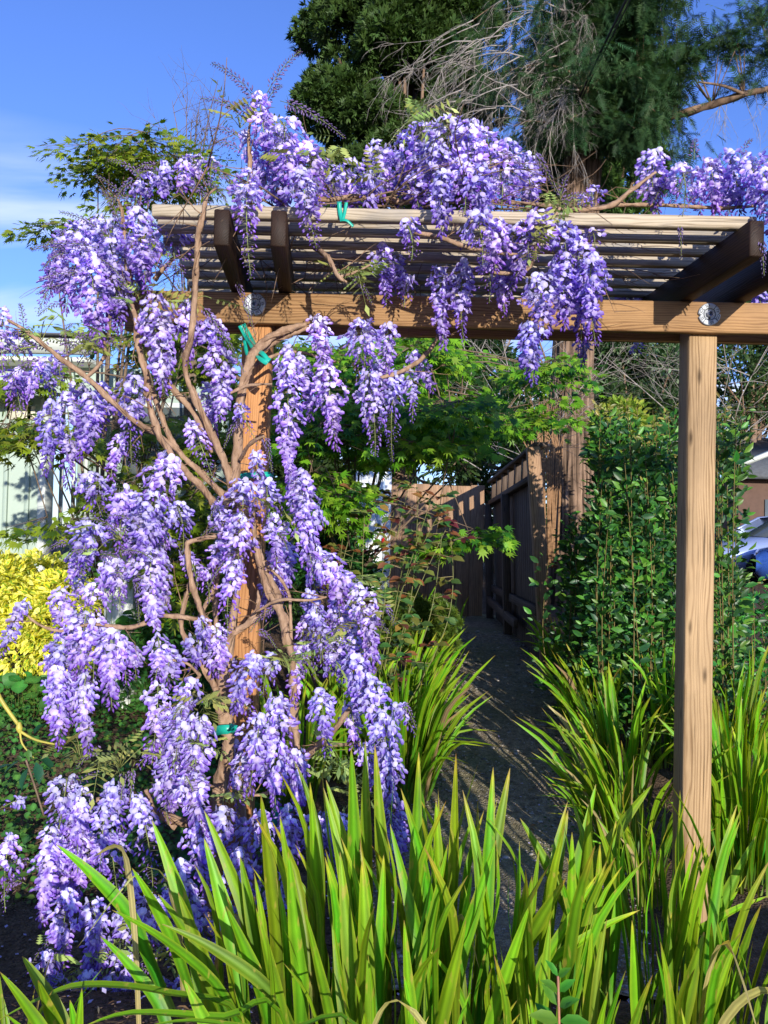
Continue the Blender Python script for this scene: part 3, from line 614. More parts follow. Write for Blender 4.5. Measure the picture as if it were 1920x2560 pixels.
# (x top, y top, x tip, y tip, width px, distance)
RAC = [
 (345,525,366,712,92,3.10),(425,548,452,722,92,3.25),(262,545,292,800,100,3.15),(225,640,246,852,100,3.05),(170,585,118,730,88,3.2),(215,600,170,762,100,3.1),(285,620,262,770,90,3.35),(205,560,150,640,70,3.4),(320,640,300,760,70,3.3),
 (300,690,290,790,70,3.45),(150,650,100,770,60,3.3),(250,560,215,680,90,3.5),(370,620,350,720,80,3.5),
 (532,398,526,450,42,3.1),(498,392,490,455,52,3.05),(455,405,450,470,50,3.0),(415,415,408,490,56,3.1),(382,435,372,500,48,3.15),(352,455,340,530,44,3.1),(470,440,455,480,50,3.3),
 (648,235,672,400,62,3.1),(712,305,735,470,110,3.0),(690,330,705,520,90,3.15),(765,360,790,500,85,3.0),(752,425,787,600,84,2.88),(622,425,627,668,74,2.86),(660,400,680,500,75,3.2),(612,330,640,450,50,3.2),
 (830,420,842,520,80,3.3),(880,400,890,520,85,3.4),(940,360,950,490,90,3.2),(985,380,1000,515,80,3.4),(1010,340,1020,480,90,3.25),(925,440,915,520,70,3.1),(1040,440,1050,522,80,3.1),(850,470,860,525,60,3.5),(790,440,800,520,60,3.3),
 (1060,305,1058,470,100,3.2),(1112,300,1118,480,110,3.1),(1165,320,1175,500,105,3.1),(1105,430,1106,572,76,2.87),(1215,335,1225,510,105,3.2),(1265,360,1282,512,100,3.3),(1312,395,1322,515,80,3.4),(1080,360,1080,500,95,3.05),(1150,400,1160,520,100,2.98),(1205,420,1210,540,90,2.97),(1250,430,1250,530,85,3.1),(1180,300,1195,420,90,3.35),
 (1012,555,1027,640,66,2.88),(1188,535,1205,650,92,2.9),(1240,555,1238,665,90,2.95),(1345,535,1340,640,105,2.92),(1300,560,1290,680,80,3.0),(1275,600,1275,720,70,3.1),(1395,560,1410,690,90,2.95),(1440,600,1460,760,95,2.95),(1480,640,1488,838,80,2.9),(1400,650,1410,800,100,2.95),(1350,690,1360,830,100,2.9),(1330,810,1334,942,74,2.88),(1445,690,1452,840,80,3.0),(1470,560,1480,640,55,3.05),
 (1163,655,1160,830,68,3.2),(1214,640,1222,745,58,3.15),(1098,668,1108,852,58,3.25),(955,612,965,748,62,3.2),(990,640,1000,735,60,3.35),(1020,690,1010,760,50,3.3),(1250,690,1260,780,60,3.3),
 (1637,378,1645,520,88,3.1),(1700,415,1705,528,88,3.0),(1768,400,1785,528,70,3.1),(1740,430,1750,525,60,3.4),(1815,380,1850,520,80,3.1),(1865,395,1905,555,90,3.0),(1830,430,1825,525,70,3.4),(1905,430,1935,600,90,2.95),(1790,420,1800,525,60,3.5),(1478,480,1485,520,60,3.3),(1455,500,1440,520,50,3.4),
 (720,868,728,1195,78,3.15),(750,890,775,1030,50,3.3),(795,790,812,950,66,3.2),(818,915,838,1102,84,3.18),(900,800,915,960,86,3.15),(920,930,936,1118,84,3.12),(972,812,968,940,52,3.3),(990,930,982,1130,62,3.3),(1015,920,1028,1040,44,3.35),(1035,880,1080,970,50,3.5),(940,900,950,1010,50,3.6),
 (532,795,540,900,70,3.05),(540,870,548,1030,88,3.05),(385,745,405,955,104,3.02),(462,755,470,895,66,3.1),(340,940,330,1140,84,3.1),(305,1090,280,1190,50,3.15),(130,1005,113,1172,64,3.1),(165,985,168,1200,72,3.15),(235,985,200,1130,74,3.1),(195,960,215,1010,80,3.3),(255,960,245,1090,60,3.3),(120,920,145,1010,50,3.5),
 (12,770,8,920,44,3.0),(40,830,25,910,44,3.1),(110,900,75,985,38,3.0),(75,850,60,930,44,3.2),(140,880,150,960,40,3.3),
 (478,1055,530,1190,60,3.15),(520,960,540,1080,50,3.3),(600,1010,640,1100,42,3.05),
 (432,1140,385,1280,100,3.05),(390,1230,360,1380,110,3.02),(378,1370,387,1548,88,2.98),(440,1260,455,1370,70,3.15),(460,1380,490,1460,56,3.2),(500,1420,520,1500,50,3.25),
 (225,1300,205,1420,92,3.05),(200,1380,170,1450,60,3.1),(285,1400,298,1515,70,3.05),(330,1330,345,1420,50,3.2),
 (612,1200,610,1330,104,3.0),(600,1290,597,1440,90,3.0),(590,1400,572,1570,70,2.98),(665,1200,672,1330,78,3.05),(685,1290,690,1400,62,3.05),(755,1178,762,1310,92,2.98),(775,1260,785,1430,84,3.0),(540,1260,560,1350,60,3.2),(560,1360,530,1440,60,3.25),(640,1130,660,1230,44,3.1),
 (800,1390,850,1500,80,3.0),(840,1430,900,1520,70,3.05),(895,1465,925,1650,72,3.0),(790,1515,808,1650,56,3.05),(840,1500,850,1620,60,3.1),(770,1480,780,1560,50,3.15),(820,1640,850,1700,60,3.1),(780,1600,790,1690,50,3.15),
 (65,1505,30,1580,50,2.9),(40,1560,5,1640,44,2.9),
 (240,1465,222,1545,84,3.0),(215,1530,195,1680,100,2.95),(250,1560,235,1700,90,3.0),(172,1600,150,1720,80,3.0),(145,1670,148,1850,74,2.92),(215,1690,224,1862,70,2.9),(280,1580,280,1750,86,2.92),(310,1600,315,1700,60,3.05),(180,1680,185,1800,70,3.0),(335,1620,340,1690,50,3.1),(395,1590,385,1700,62,2.98),(395,1710,380,1890,70,2.95),(120,1640,130,1700,50,3.1),
 (480,1700,440,1840,70,2.95),(455,1770,440,1920,95,2.9),(500,1790,480,2010,95,2.88),(430,1880,425,2000,80,2.95),(400,1950,420,2050,70,3.0),(410,1850,350,1910,40,3.0),
 (640,1640,590,1770,80,2.95),(680,1640,660,1730,70,3.05),(690,1740,715,1900,88,2.9),(650,1790,625,1960,90,2.88),(690,1850,690,2010,95,2.9),(730,1880,745,2020,80,2.95),(610,1890,600,2020,60,2.95),(590,1740,640,1790,60,3.0),
 (800,1725,815,1872,66,2.95),(885,1640,895,1760,84,2.98),(915,1690,950,1850,90,2.95),(960,1780,975,1950,90,2.92),(975,1880,985,2060,80,2.92),(985,1760,1035,1830,36,2.9),(870,1760,880,1860,60,3.1),(930,1600,925,1700,60,3.1),(910,1860,930,1960,60,3.05),
 (168,1945,140,2110,94,2.85),(130,2070,108,2285,80,2.82),(205,1975,195,2160,80,2.86),(160,2080,165,2270,80,2.9),(268,2005,252,2172,62,2.82),(340,1990,378,2205,80,2.85),(465,1940,505,2080,90,2.82),(500,2050,520,2215,80,2.82),(555,2020,545,2130,74,2.85),(27,2090,15,2260,60,2.8),(60,2000,5,2020,30,2.9),(175,2230,162,2400,82,2.75),(232,2250,232,2400,76,2.75),(335,2190,325,2300,60,2.8),(370,2240,375,2400,90,2.72),(430,2230,435,2370,80,2.75),(480,2250,490,2380,80,2.75),(560,2250,565,2400,70,2.75),(300,2280,300,2400,70,2.8),
 (650,2030,655,2200,80,2.85),(720,2020,730,2190,70,2.85),(790,2040,800,2200,70,2.9),(860,2040,870,2200,70,2.9),(980,2040,985,2160,60,2.95),(600,2130,605,2300,80,2.8),(680,2180,690,2320,80,2.85),
 (150,2440,140,2530,50,2.7),(220,2430,190,2560,60,2.68),(280,2440,290,2560,60,2.7),(345,2450,350,2580,64,2.66),(400,2450,410,2560,60,2.68),(180,2540,170,2640,60,2.66),(460,2440,470,2540,60,2.68),
 (1560,700,1570,760,60,3.9),(1610,710,1620,765,60,3.9),(1660,715,1665,765,50,4.0),(1850,700,1850,770,60,3.8),(1900,690,1905,780,60,3.7),(1450,830,1455,905,40,3.95),(1400,700,1405,800,50,3.9),(900,610,905,690,60,3.8),(840,590,850,670,60,3.8),(600,600,610,700,60,3.9),(740,620,745,700,60,3.8),(1590,860,1595,900,30,3.9),(1060,590,1065,690,50,3.9),(1330,840,1335,900,40,3.9),
]
# smaller hanging clusters that close the gaps down the post and spill to the ground
def fill(n, x0, x1, y0, y1, D0, D1, l0=70, l1=150, keep=None):
    for _ in range(n):
        x, y = random.uniform(x0, x1), random.uniform(y0, y1)
        if keep and not keep(x, y): continue
        RAC.append((x, y, x + random.uniform(-25, 25), y + random.uniform(l0, l1), random.uniform(40, 84), random.uniform(D0, D1)))
fill(7, 330, 480, 1130, 1400, 3.15, 3.35); fill(6, 540, 800, 1180, 1400, 3.2, 3.4); fill(8, 640, 900, 1400, 1700, 3.1, 3.35)
fill(6, 140, 330, 1380, 1650, 3.05, 3.3); fill(7, 420, 720, 1700, 1980, 3.05, 3.3); fill(12, 140, 600, 2150, 2460, 2.6, 2.85, 60, 120); fill(7, 540, 980, 1930, 2120, 2.9, 3.2)
fill(5, 90, 330, 1950, 2150, 2.85, 3.0); fill(5, 330, 560, 1480, 1640, 3.0, 3.2); fill(4, 160, 330, 1150, 1330, 3.1, 3.3); fill(6, 120, 420, 2320, 2520, 2.62, 2.8, 60, 110); fill(4, 0, 240, 820, 1000, 3.1, 3.3, 50, 100)
SINGLES = {(920, 930), (540, 870), (378, 1370), (385, 745), (755, 1178)}
for (x0, y0, x1, y1, w, D) in RAC:
    p0 = P(x0, y0, D); p1 = P(x1 + (x1 - x0) * .12, y1 + (y1 - y0) * .12, D - .02)
    wm = w * D / 2000
    raceme(p0, p1, wm, random.choice([random.uniform(.35, .6), random.uniform(.65, .95), random.uniform(.7, .9)]), (x0, y0) in SINGLES, dens=random.uniform(.85, 1.05), pale=random.uniform(.92, 1.1))
SPK = [(642,250,530,158,3.1,34),(668,232,752,127,3.15,30),(640,300,502,246,3.15,30),(635,300,608,258,3.2,26),(600,345,503,325,3.1,22),(602,378,525,362,3.1,22),(665,260,705,215,3.2,22),(700,252,862,345,3.1,34),
 (240,620,75,622,3.0,26),(210,640,80,625,3.1,22),(230,690,100,700,3.0,22),(190,720,92,735,3.05,26),(170,760,95,790,3.1,20),(150,860,180,812,3.0,18),(60,830,50,760,3.05,20),(70,835,0,850,3.0,20),(130,870,10,880,3.0,24),(110,900,5,960,3.0,24),(150,890,245,850,3.0,20),(190,920,250,860,3.0,22),(280,600,150,530,3.1,24),(330,520,240,440,3.15,20),(360,450,270,400,3.1,20),(300,560,250,470,3.1,20),
 (500,760,610,930,3.0,26),(590,700,640,850,3.3,20),(1240,380,1335,440,3.0,24),(1330,380,1390,480,2.95,28),(1400,500,1420,440,3.0,20),(1400,510,1480,490,2.95,20),(1735,400,1738,350,3.1,26),(1850,400,1880,350,3.1,20),(1880,430,1925,400,3.1,20),
 (1700,565,1703,640,2.93,16),(1903,600,1910,690,2.9,30),(1265,755,1272,800,3.3,18),(880,690,930,760,3.2,24),(600,1050,560,1120,3.1,24),(660,1090,680,1180,3.1,26),(340,1440,348,1560,3.0,22),(350,1320,270,1290,3.0,22),(300,1330,200,1300,3.0,20),(880,1530,960,1560,2.95,26),(960,1520,985,1560,2.95,24),(1000,1760,1040,1820,2.9,26),(880,1520,800,1480,3.0,24),
 (160,2320,60,2440,2.75,20),(170,2360,90,2480,2.72,20),(330,1920,325,2040,2.85,24),(310,1930,300,2030,2.85,20),(640,1580,690,1620,3.0,20),(890,1760,895,1700,3.0,20),(690,1520,625,1580,3.1,20),(200,1950,140,1990,2.9,20)]
for (x0, y0, x1, y1, D, w) in SPK: spike(P(x0, y0, D), P(x1, y1, D), w * D / 2000)
# more young spikes scattered where the photo shows them thick
for _ in range(60):
    cx, cy, rx, ry, D = random.choice([(200, 640, 130, 110, 3.15), (120, 870, 130, 60, 3.1), (430, 430, 90, 50, 3.1), (870, 1560, 90, 60, 3.0), (230, 1420, 120, 80, 3.05), (600, 1330, 110, 90, 3.1), (300, 1950, 160, 60, 2.95), (1350, 640, 120, 80, 3.0), (1760, 450, 130, 50, 3.15), (300, 2420, 150, 70, 2.72), (80, 2180, 60, 80, 2.85)])
    x = cx + random.gauss(0, .5) * rx; y = cy + random.gauss(0, .5) * ry; a = random.uniform(-.6, 1.2) + (math.pi if x < cx else 0); L = random.uniform(50, 110)
    D += random.uniform(-.12, .2); spike(P(x, y, D), P(x + math.cos(a) * L, y + abs(math.sin(a)) * L, D - .05), random.uniform(18, 26) * D / 2000)

def stem_at(pts, rads, name='branch', sides=9, c=(1, 1, 1), mat=None, parent=None, ks=9):
    """a woody stem through picture points, radii in photo pixels"""
    g = Geo(); q = [P(*p) for p in pts]; r = [a * .78 * p[2] / 2000 for a, p in zip(rads, pts)]
    tube(g, q, r, sides, c, k=ks, wob=.5); return g.build(name, mat or M_vine, parent or vine, smooth=True)
def rr(a, b, n): return [a + (b - a) * i / (n - 1) for i in range(n)]
stem_at([(520,2330,3.2),(535,2060,3.2),(560,1920,3.2),(572,1850,3.18),(560,1790,3.18),(556,1740,3.2)], [24,21,20,18,22,22], 'trunk', 10)
stem_at([(640,2300,3.42),(600,2000,3.45),(592,1900,3.42),(570,1790,3.3)], [18,16,15,13], 'trunk', 8)
ST = [
 ([(556,1750,3.2),(540,1611,3.18),(505,1534,3.15),(478,1446,3.1),(467,1370,3.1),(482,1353,3.1),(540,1340,3.15)], [12,11,9,9,8,7,6]),
 ([(550,1740,3.2),(501,1650,3.2),(459,1588,3.2),(455,1542,3.2),(470,1472,3.2),(480,1440,3.25)], [12,9,8,8,6,5]),
 ([(560,1720,3.25),(540,1677,3.25),(517,1646,3.25),(497,1596,3.25),(497,1550,3.25),(530,1480,3.3),(556,1400,3.3)], [12,9,8,8,7,7,6]),
 ([(505,1550,3.2),(409,1540,3.1),(328,1569,3.0),(231,1561,2.95),(154,1577,2.95),(96,1561,2.9),(60,1530,2.9)], [7,8,7,6,5,4,3]),
 ([(560,1720,3.2),(563,1650,3.2),(578,1588,3.2),(616,1561,3.2),(643,1523,3.22),(647,1476,3.25)], [14,11,10,9,7,5]),
 ([(578,1588,3.2),(640,1545,3.2),(665,1530,3.2),(672,1500,3.2)], [9,7,6,4]),
 ([(740,1900,3.15),(735,1750,3.15),(731,1650,3.12),(716,1592,3.1),(704,1538,3.1),(670,1472,3.12),(642,1380,3.15),(630,1260,3.2)], [15,13,12,13,14,11,8,7]),
 ([(728,1600,3.12),(726,1534,3.12),(724,1495,3.12),(708,1457,3.12),(670,1415,3.15)], [6,5,5,5,4]),
 ([(704,1538,3.1),(690,1480,3.15),(655,1400,3.2),(640,1340,3.22)], [12,10,9,8]),
 ([(556,1740,3.25),(590,1500,3.3),(600,1350,3.3),(590,1260,3.28),(579,1215,3.2)], [14,12,13,14,14]),
 ([(560,1730,3.22),(540,1560,3.3),(545,1400,3.3),(560,1300,3.25),(570,1230,3.2)], [10,8,8,9,10]),
 ([(585,1260,3.25),(575,1200,3.2),(540,1107,3.15),(494,1010,3.1),(463,925,3.1),(478,836,3.0),(487,745,3.0),(493,640,2.95),(495,590,2.92),(508,540,2.9),(515,495,2.93),(540,470,3.0)], [16,14,11,10,9,9,9,9,9,8,6,3]),
 ([(540,1260,3.25),(500,1215,3.2),(463,1176,3.15),(401,1095,3.1),(374,1010,3.1),(366,940,3.1),(347,875,3.1),(342,817,3.12),(335,780,3.15),(320,740,3.2)], [12,11,10,10,10,10,10,9,9,7]),
 ([(560,1240,3.25),(510,1190,3.2),(445,1126,3.18),(410,1060,3.18),(388,1000,3.16),(368,950,3.15)], [11,9,9,8,8,7]),
 ([(450,1130,3.18),(390,1085,3.15),(320,1040,3.05),(216,944,3.0),(135,883,2.95),(70,830,2.95),(20,800,2.95)], [8,8,8,8,7,6,4]),
 ([(530,1130,3.2),(494,1049,3.15),(440,980,3.15),(400,930,3.15),(330,780,3.2),(310,750,3.2)], [9,9,9,8,7,6]),
 ([(586,1215,3.2),(594,1087,3.18),(602,1010,3.18),(617,925,3.2),(640,880,3.22),(700,830,3.3),(765,812,3.36)], [15,14,13,14,15,12,8]),
 ([(640,890,3.25),(690,850,3.32),(740,830,3.36),(780,818,3.36)], [10,10,9,7]),
 ([(600,1010,3.2),(612,940,3.25),(660,900,3.3),(740,880,3.4),(840,905,3.4)], [7,7,6,5,4]),
 ([(560,990,3.1),(620,965,3.08),(680,960,3.05)], [5,5,3]),
 ([(600,1150,3.15),(625,1110,3.05),(660,1090,3.0)], [6,6,4]),
 ([(950,945,3.25),(1000,930,3.3),(1050,900,3.4),(1085,860,3.45),(1095,835,3.5)], [5,7,7,6,5]),
 ([(1030,580,2.92),(1100,594,2.92),(1177,621,2.93),(1254,633,2.95),(1330,640,3.0)], [6,7,7,6,5]),
 ([(1235,682,3.0),(1290,682,3.0),(1325,665,3.0),(1345,610,2.95),(1370,570,2.95),(1400,520,2.97)], [5,7,7,6,6,5]),
 ([(789,617,3.3),(815,640,3.1),(828,655,3.05),(845,690,3.0),(867,706,3.0)], [9,8,7,6,4]),
 ([(850,692,3.0),(890,680,3.0),(925,662,3.0)], [4,4,3]),
 ([(1380,520,3.05),(1460,525,3.05),(1530,512,3.05),(1560,490,3.05),(1600,460,3.05),(1640,430,3.05)], [5,7,8,7,6,4]),
 ([(1530,512,3.1),(1600,512,3.1),(1700,515,3.1),(1800,520,3.1),(1890,515,3.1)], [6,6,6,6,5]),
 ([(690,475,3.1),(740,490,3.15),(820,500,3.2),(900,490,3.25),(1000,505,3.3),(1120,500,3.3),(1250,505,3.3),(1380,515,3.2)], [8,8,8,8,8,7,7,6]),
 ([(625,510,3.15),(625,420,3.15),(622,330,3.15),(640,270,3.2)], [9,7,4,2]),
 ([(320,740,3.2),(318,650,3.2),(310,570,3.2),(300,510,3.2),(270,470,3.2)], [9,8,6,4,2]),
 ([(385,700,3.3),(410,670,3.3),(450,630,3.35)], [8,7,6]),
 ([(240,2000,2.95),(330,2002,3.0),(400,2035,3.05),(470,2060,3.1),(530,2080,3.2)], [6,9,11,12,12]),
 ([(365,1975,2.95),(385,2020,3.0),(420,2055,3.05),(440,2070,3.05)], [6,8,8,7]),
 ([(555,1980,3.15),(500,1950,3.05),(430,1920,3.0),(380,1905,3.0)], [5,5,4,3]),
 ([(740,1905,3.2),(780,1880,3.1),(830,1830,3.05),(875,1770,3.0)], [12,12,9,6]),
 ([(755,1890,3.2),(800,1865,3.15),(900,1860,3.1)], [9,8,4]),
 ([(560,1760,3.2),(600,1770,3.1),(630,1790,3.05)], [8,6,4]),
 ([(700,1960,3.1),(660,1985,3.05),(600,1990,3.0)], [8,6,5]),
 ([(500,1690,3.15),(470,1660,3.1),(430,1650,3.05)], [6,5,4]),
 ([(500,1690,3.15),(460,1720,3.1),(430,1718,3.05)], [4,4,3]),
 ([(640,1530,3.05),(700,1500,3.0),(780,1500,3.0),(860,1480,3.0)], [4,5,4,3]),
 ([(250,880,3.2),(265,840,3.2),(255,830,3.2)], [6,5,3]),([(216,944,3.0),(250,910,3.05),(262,880,3.1),(255,840,3.2),(240,800,3.25)], [6,6,6,6,5]),
]
for pts, rads in ST:
    stem_at(pts, rads)
    if rads[0] >= 8 and len(pts) > 3:
        q, r_ = smooth_path([P(*p) for p in pts], [a * .78 * p[2] / 2000 for a, p in zip(rads, pts)], 7); ph = random.uniform(0, 6); hel = []; hr = []
        for i in range(len(q)):
            tg = (q[min(i + 1, len(q) - 1)] - q[max(i - 1, 0)]).normalized(); a_ = tg.cross(Vector((.2, -1, .1))).normalized(); b_ = tg.cross(a_); an = ph + i * .42
            hel.append(q[i] + (a_ * math.cos(an) + b_ * math.sin(an)) * r_[i] * .95); hr.append(r_[i] * (.45 + .12 * math.sin(i * 1.7)))
        g = Geo(); tube(g, hel, hr, 6, (.85, .82, .8), k=1, wob=.5); g.build('branch', M_vine, vine, smooth=True)
    g = Geo(); q = [P(*p) for p in pts]
    for i in range(max(1, len(pts) - 1)):
        if random.random() < .6: f_ = random.random(); p_ = q[i].lerp(q[min(i + 1, len(q) - 1)], f_); twiggy(g, p_, (random.gauss(0, 1), random.gauss(-.2, .6), random.gauss(.2, .6)), random.uniform(.06, .16), .0028, 1, 4, 0, .6, (.8, .75, .7), nb=2)
    if g.v: tag(g.build('side_twigs', M_vine, vine), kind='stuff')
g = Geo()  # extra twigs laid over the slats, added to darken the gaps below
for i in range(70):
    x = random.uniform(700, 1380) if i % 5 else random.uniform(380, 700); D = random.uniform(3.1, 4.0); p = P(x, 500, D); p.z = 2.955 + random.random() * .08
    twiggy(g, p, (random.gauss(0, 1), random.gauss(0, .6), random.uniform(-.05, .2)), random.uniform(.3, .6), .006, 2, 4, .03, .6, (.7, .7, .7), nb=3)
tag(g.build('side_twigs', M_vine, vine), kind='stuff')
# thin green tendrils and young compound leaves
def sprig_t():
    v = []; f = []; c = []; base = np.array((.34, .42, .12))
    v += [(0, -.008, 0), (0, .008, 0), (1, .004, -.12), (1, -.004, -.12)]; c += [base * .8] * 4; f.append((0, 1, 2, 3))
    for k in range(4):
        for s in (-1, 1):
            x = .22 + k * .2; b = len(v); L = .44 * (1 - k * .1)
            v += [(x, 0, -.03 * k), (x + .3 * L, s * L * .5 + s * .02, -.03 * k - .02), (x + .35 * L, s * L, -.03 * k - .22 * L), (x + .02, s * L * .6, -.03 * k - .10)]
            c += [base, base * 1.1, base * .9 + np.array((.06, .0, 0)), base]; f.append((b, b + 1, b + 2, b + 3) if s < 0 else (b + 3, b + 2, b + 1, b))
    b = len(v); v += [(1, 0, -.12), (1.15, .08, -.17), (1.35, 0, -.3), (1.15, -.08, -.17)]; c += [base] * 4; f.append((b, b + 1, b + 2, b + 3)); return Tmpl(v, f, c)
T_sprig = sprig_t()
def sprigs(spots, sc=.1):
    for (x, y, D, n, rx) in spots:
        pos = np.array([tuple(P(x + random.gauss(0, .6) * rx, y + random.gauss(0, .5) * rx * .6, D + random.uniform(-.12, .12))) for _ in range(n)])
        d = np.c_[rng.normal(0, .8, n), rng.normal(-.2, .7, n), rng.uniform(-.7, .5, n)]
        g = Geo(); scatter(g, T_sprig, pos, frames(d, roll=rng.uniform(-.6, .6, n)), rng.uniform(.6, 1.3, n) * sc, tints(n, .25, .15)); g.build('young_leaf_sprays', M_leaf, vine)
        gs = Geo(); c0 = P(x, y + 20, D + .05)
        for i in range(min(n, 9)):
            p = Vector(pos[i]); tube(gs, [c0, (c0 + p) / 2 + Vector((0, 0, .02)), p], .0018, 4, STEM, k=3)
        gs.build('tendrils', M_leaf, vine)
sprigs([(820,385,3.05,16,60),(920,430,3.1,8,40),(1060,290,3.1,10,60),(600,300,3.2,6,30),(330,740,3.2,10,50),(480,740,3.1,8,30),(860,680,3.05,10,50),(720,1650,3.05,12,50),(520,1750,3.0,14,60),(480,1850,2.95,8,40),
        (300,1900,2.95,18,90),(200,1880,2.95,8,60),(830,1900,3.0,14,50),(880,1980,3.0,8,40),(320,2330,2.8,14,100),(230,2420,2.75,10,80),(480,2320,2.75,10,80),(580,1980,2.95,8,30),(100,840,3.05,10,70),(300,1330,3.05,8,60),(700,1270,3.1,6,30),(900,1540,3.05,8,60),(1320,600,2.95,8,50),(1400,510,3.0,8,50),(800,1620,3.0,10,60),(870,1450,3.05,8,50),(350,870,3.1,5,30),(210,850,3.0,8,50)])

# green plant ties: each a ribbon looped round what it holds
def ribbon(name, loops, lab):
    g = Geo()
    for pts, w, nrm in loops:
        q, _ = smooth_path(pts, [1] * len(pts), 6); V = []; F = []
        for i, p in enumerate(q):
            t = (q[min(i + 1, len(q) - 1)] - q[max(i - 1, 0)]).normalized(); s = t.cross(Vector(nrm)).normalized() * w / 2; nn = Vector(nrm).normalized() * .0012
            V += [p - s + nn, p + s + nn, p + s - nn, p - s - nn]
        for i in range(len(q) - 1):
            for a in range(4): F.append((i * 4 + a, i * 4 + (a + 1) % 4, i * 4 + 4 + (a + 1) % 4, i * 4 + 4 + a))
        F.append((3, 2, 1, 0)); e = (len(q) - 1) * 4; F.append((e, e + 1, e + 2, e + 3)); g.add(V, F)
    o = g.build(name, M_green_tape); tag(o, lab, 'plant tie', 'green plant ties on the pergola'); return o
y_ = 2.97
ribbon('plant_tie', [([P(848, 506, y_), P(850, 530, y_), P(856, 553, y_ - .01)], .016, (0, -1, 0)), ([P(866, 506, y_), P(862, 530, y_ - .003), P(856, 553, y_ - .012)], .012, (0, -1, 0)),
                     ([P(856, 550, y_ - .014), P(868, 552, y_ - .018), P(883, 566, y_ - .012)], .010, (0, -.9, .3)), ([P(848, 507, y_), P(848, 504, y_ + .03)], .018, (0, 0, 1))],
       'turquoise green ribbon knotted over the front slat of the pergola')
ribbon('plant_tie', [([P(604, 812, 3.44), P(625, 850, 3.43), P(650, 890, 3.2), P(672, 905, 3.17)], .035, (.3, -1, .2)), ([P(672, 903, 3.17), P(650, 880, 3.20), P(622, 890, 3.35), P(612, 850, 3.44)], .018, (0, -1, .2))],
       'wide green tape strapping branches to the top of the leaning post')
ribbon('plant_tie', [([P(592, 1195, 3.42), P(630, 1187, 3.405), P(672, 1187, 3.42), P(680, 1187, 3.5)], .026, (0, -1, 0))], 'pale turquoise band round the middle of the leaning post')
ribbon('plant_tie', [([P(532, 1832, 3.17), P(550, 1825, 3.115), P(575, 1824, 3.11), P(594, 1830, 3.16)], .036, (0, -1, 0)), ([P(575, 1815, 3.10), P(592, 1820, 3.12)], .02, (0, -1, .2))], 'dark green tape round the thick trunk near the ground')
ribbon('plant_tie', [([P(680, 2010, 3.05), P(700, 2025, 3.0), P(735, 2020, 3.0), P(748, 2015, 3.1)], .02, (0, -1, 0)), ([P(685, 1998, 3.02), P(690, 2030, 3.0), P(684, 2070, 3.02)], .02, (0, -1, 0))], 'dark green tape low among the flowers by the right stem')

# ---------------------------------------------------------------- strap-leaved plants (iris)
def blade_geo(pts, w, nrm, yellow=.12, kk=4, dead=0.):
    """a sword-shaped leaf along pts; folded along the middle, ribbed lengthwise"""
    q, _ = smooth_path(pts, [1] * len(pts), kk); n = len(q); V = []; F = []; C = []; tone = random.uniform(.85, 1.15); warm = random.uniform(-.03, .06)
    for i, p in enumerate(q):
        t = i / (n - 1); tg = (q[min(i + 1, n - 1)] - q[max(i - 1, 0)]).normalized(); nr = Vector(nrm); s = tg.cross(nr)
        if s.length < .1: s = tg.cross(Vector((1, 0, .2)))
        s.normalize(); fo = tg.cross(s)
        ww = w / 2 * (.60 + .40 * min(1, t * 2.2)) * (min(1, (1 - t) * 2.6)) ** .85
        if i == n - 1: ww = w * .01
        V += [p - s * ww, p - s * ww * .5 + fo * ww * .12, p + fo * ww * .30, p + s * ww * .5 + fo * ww * .12, p + s * ww]
        gcol = np.array((.022, .125, .005)) * (1 - t) + np.array((.19, .43, .012)) * t  # lower leaf painted dark for the shade between leaves, brighter upward
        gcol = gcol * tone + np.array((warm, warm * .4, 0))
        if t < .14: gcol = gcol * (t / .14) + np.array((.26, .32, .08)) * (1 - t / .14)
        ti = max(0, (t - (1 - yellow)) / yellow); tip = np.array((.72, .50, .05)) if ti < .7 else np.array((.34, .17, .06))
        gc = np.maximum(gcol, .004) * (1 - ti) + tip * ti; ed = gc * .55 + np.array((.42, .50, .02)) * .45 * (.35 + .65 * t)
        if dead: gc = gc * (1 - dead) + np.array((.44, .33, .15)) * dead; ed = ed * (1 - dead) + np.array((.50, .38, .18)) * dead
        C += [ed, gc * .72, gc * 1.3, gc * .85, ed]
    for i in range(n - 1):
        for a in range(4): F.append((i * 5 + a, i * 5 + a + 1, i * 5 + 6 + a, i * 5 + 5 + a))
    g = Geo(); g.add(V, F, np.array(C)); return g
def blade_variants(kind, n, seed):
    r = random.Random(seed); out = []
    for i in range(n):
        f = i / max(n - 1, 1)
        lean = .04 + .5 * f if kind == 'sword' else .25 + .8 * f
        droop = r.uniform(0, .05) + .1 * f if kind == 'sword' else .1 + .55 * f
        pts = [Vector((0, 0, 0)), Vector((lean * .22, r.uniform(-.02, .02), .36)), Vector((lean * .6, r.uniform(-.05, .05), .72 - droop * .2)), Vector((lean * 1.05 + droop * .4, r.uniform(-.08, .08), 1 - droop))]
        wid = (.038 if kind == 'sword' else .030) * r.uniform(.75, 1.15)
        nr = (0, 1, 0) if (kind == 'sword' and r.random() < .65) else (r.uniform(.5, 1), r.uniform(-.5, .5), .3)
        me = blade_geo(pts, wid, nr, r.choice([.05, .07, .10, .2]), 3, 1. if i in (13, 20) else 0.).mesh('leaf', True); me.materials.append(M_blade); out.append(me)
    return out
BV = {'sword': blade_variants('sword', 22, 3), 'arch': blade_variants('arch', 22, 5)}
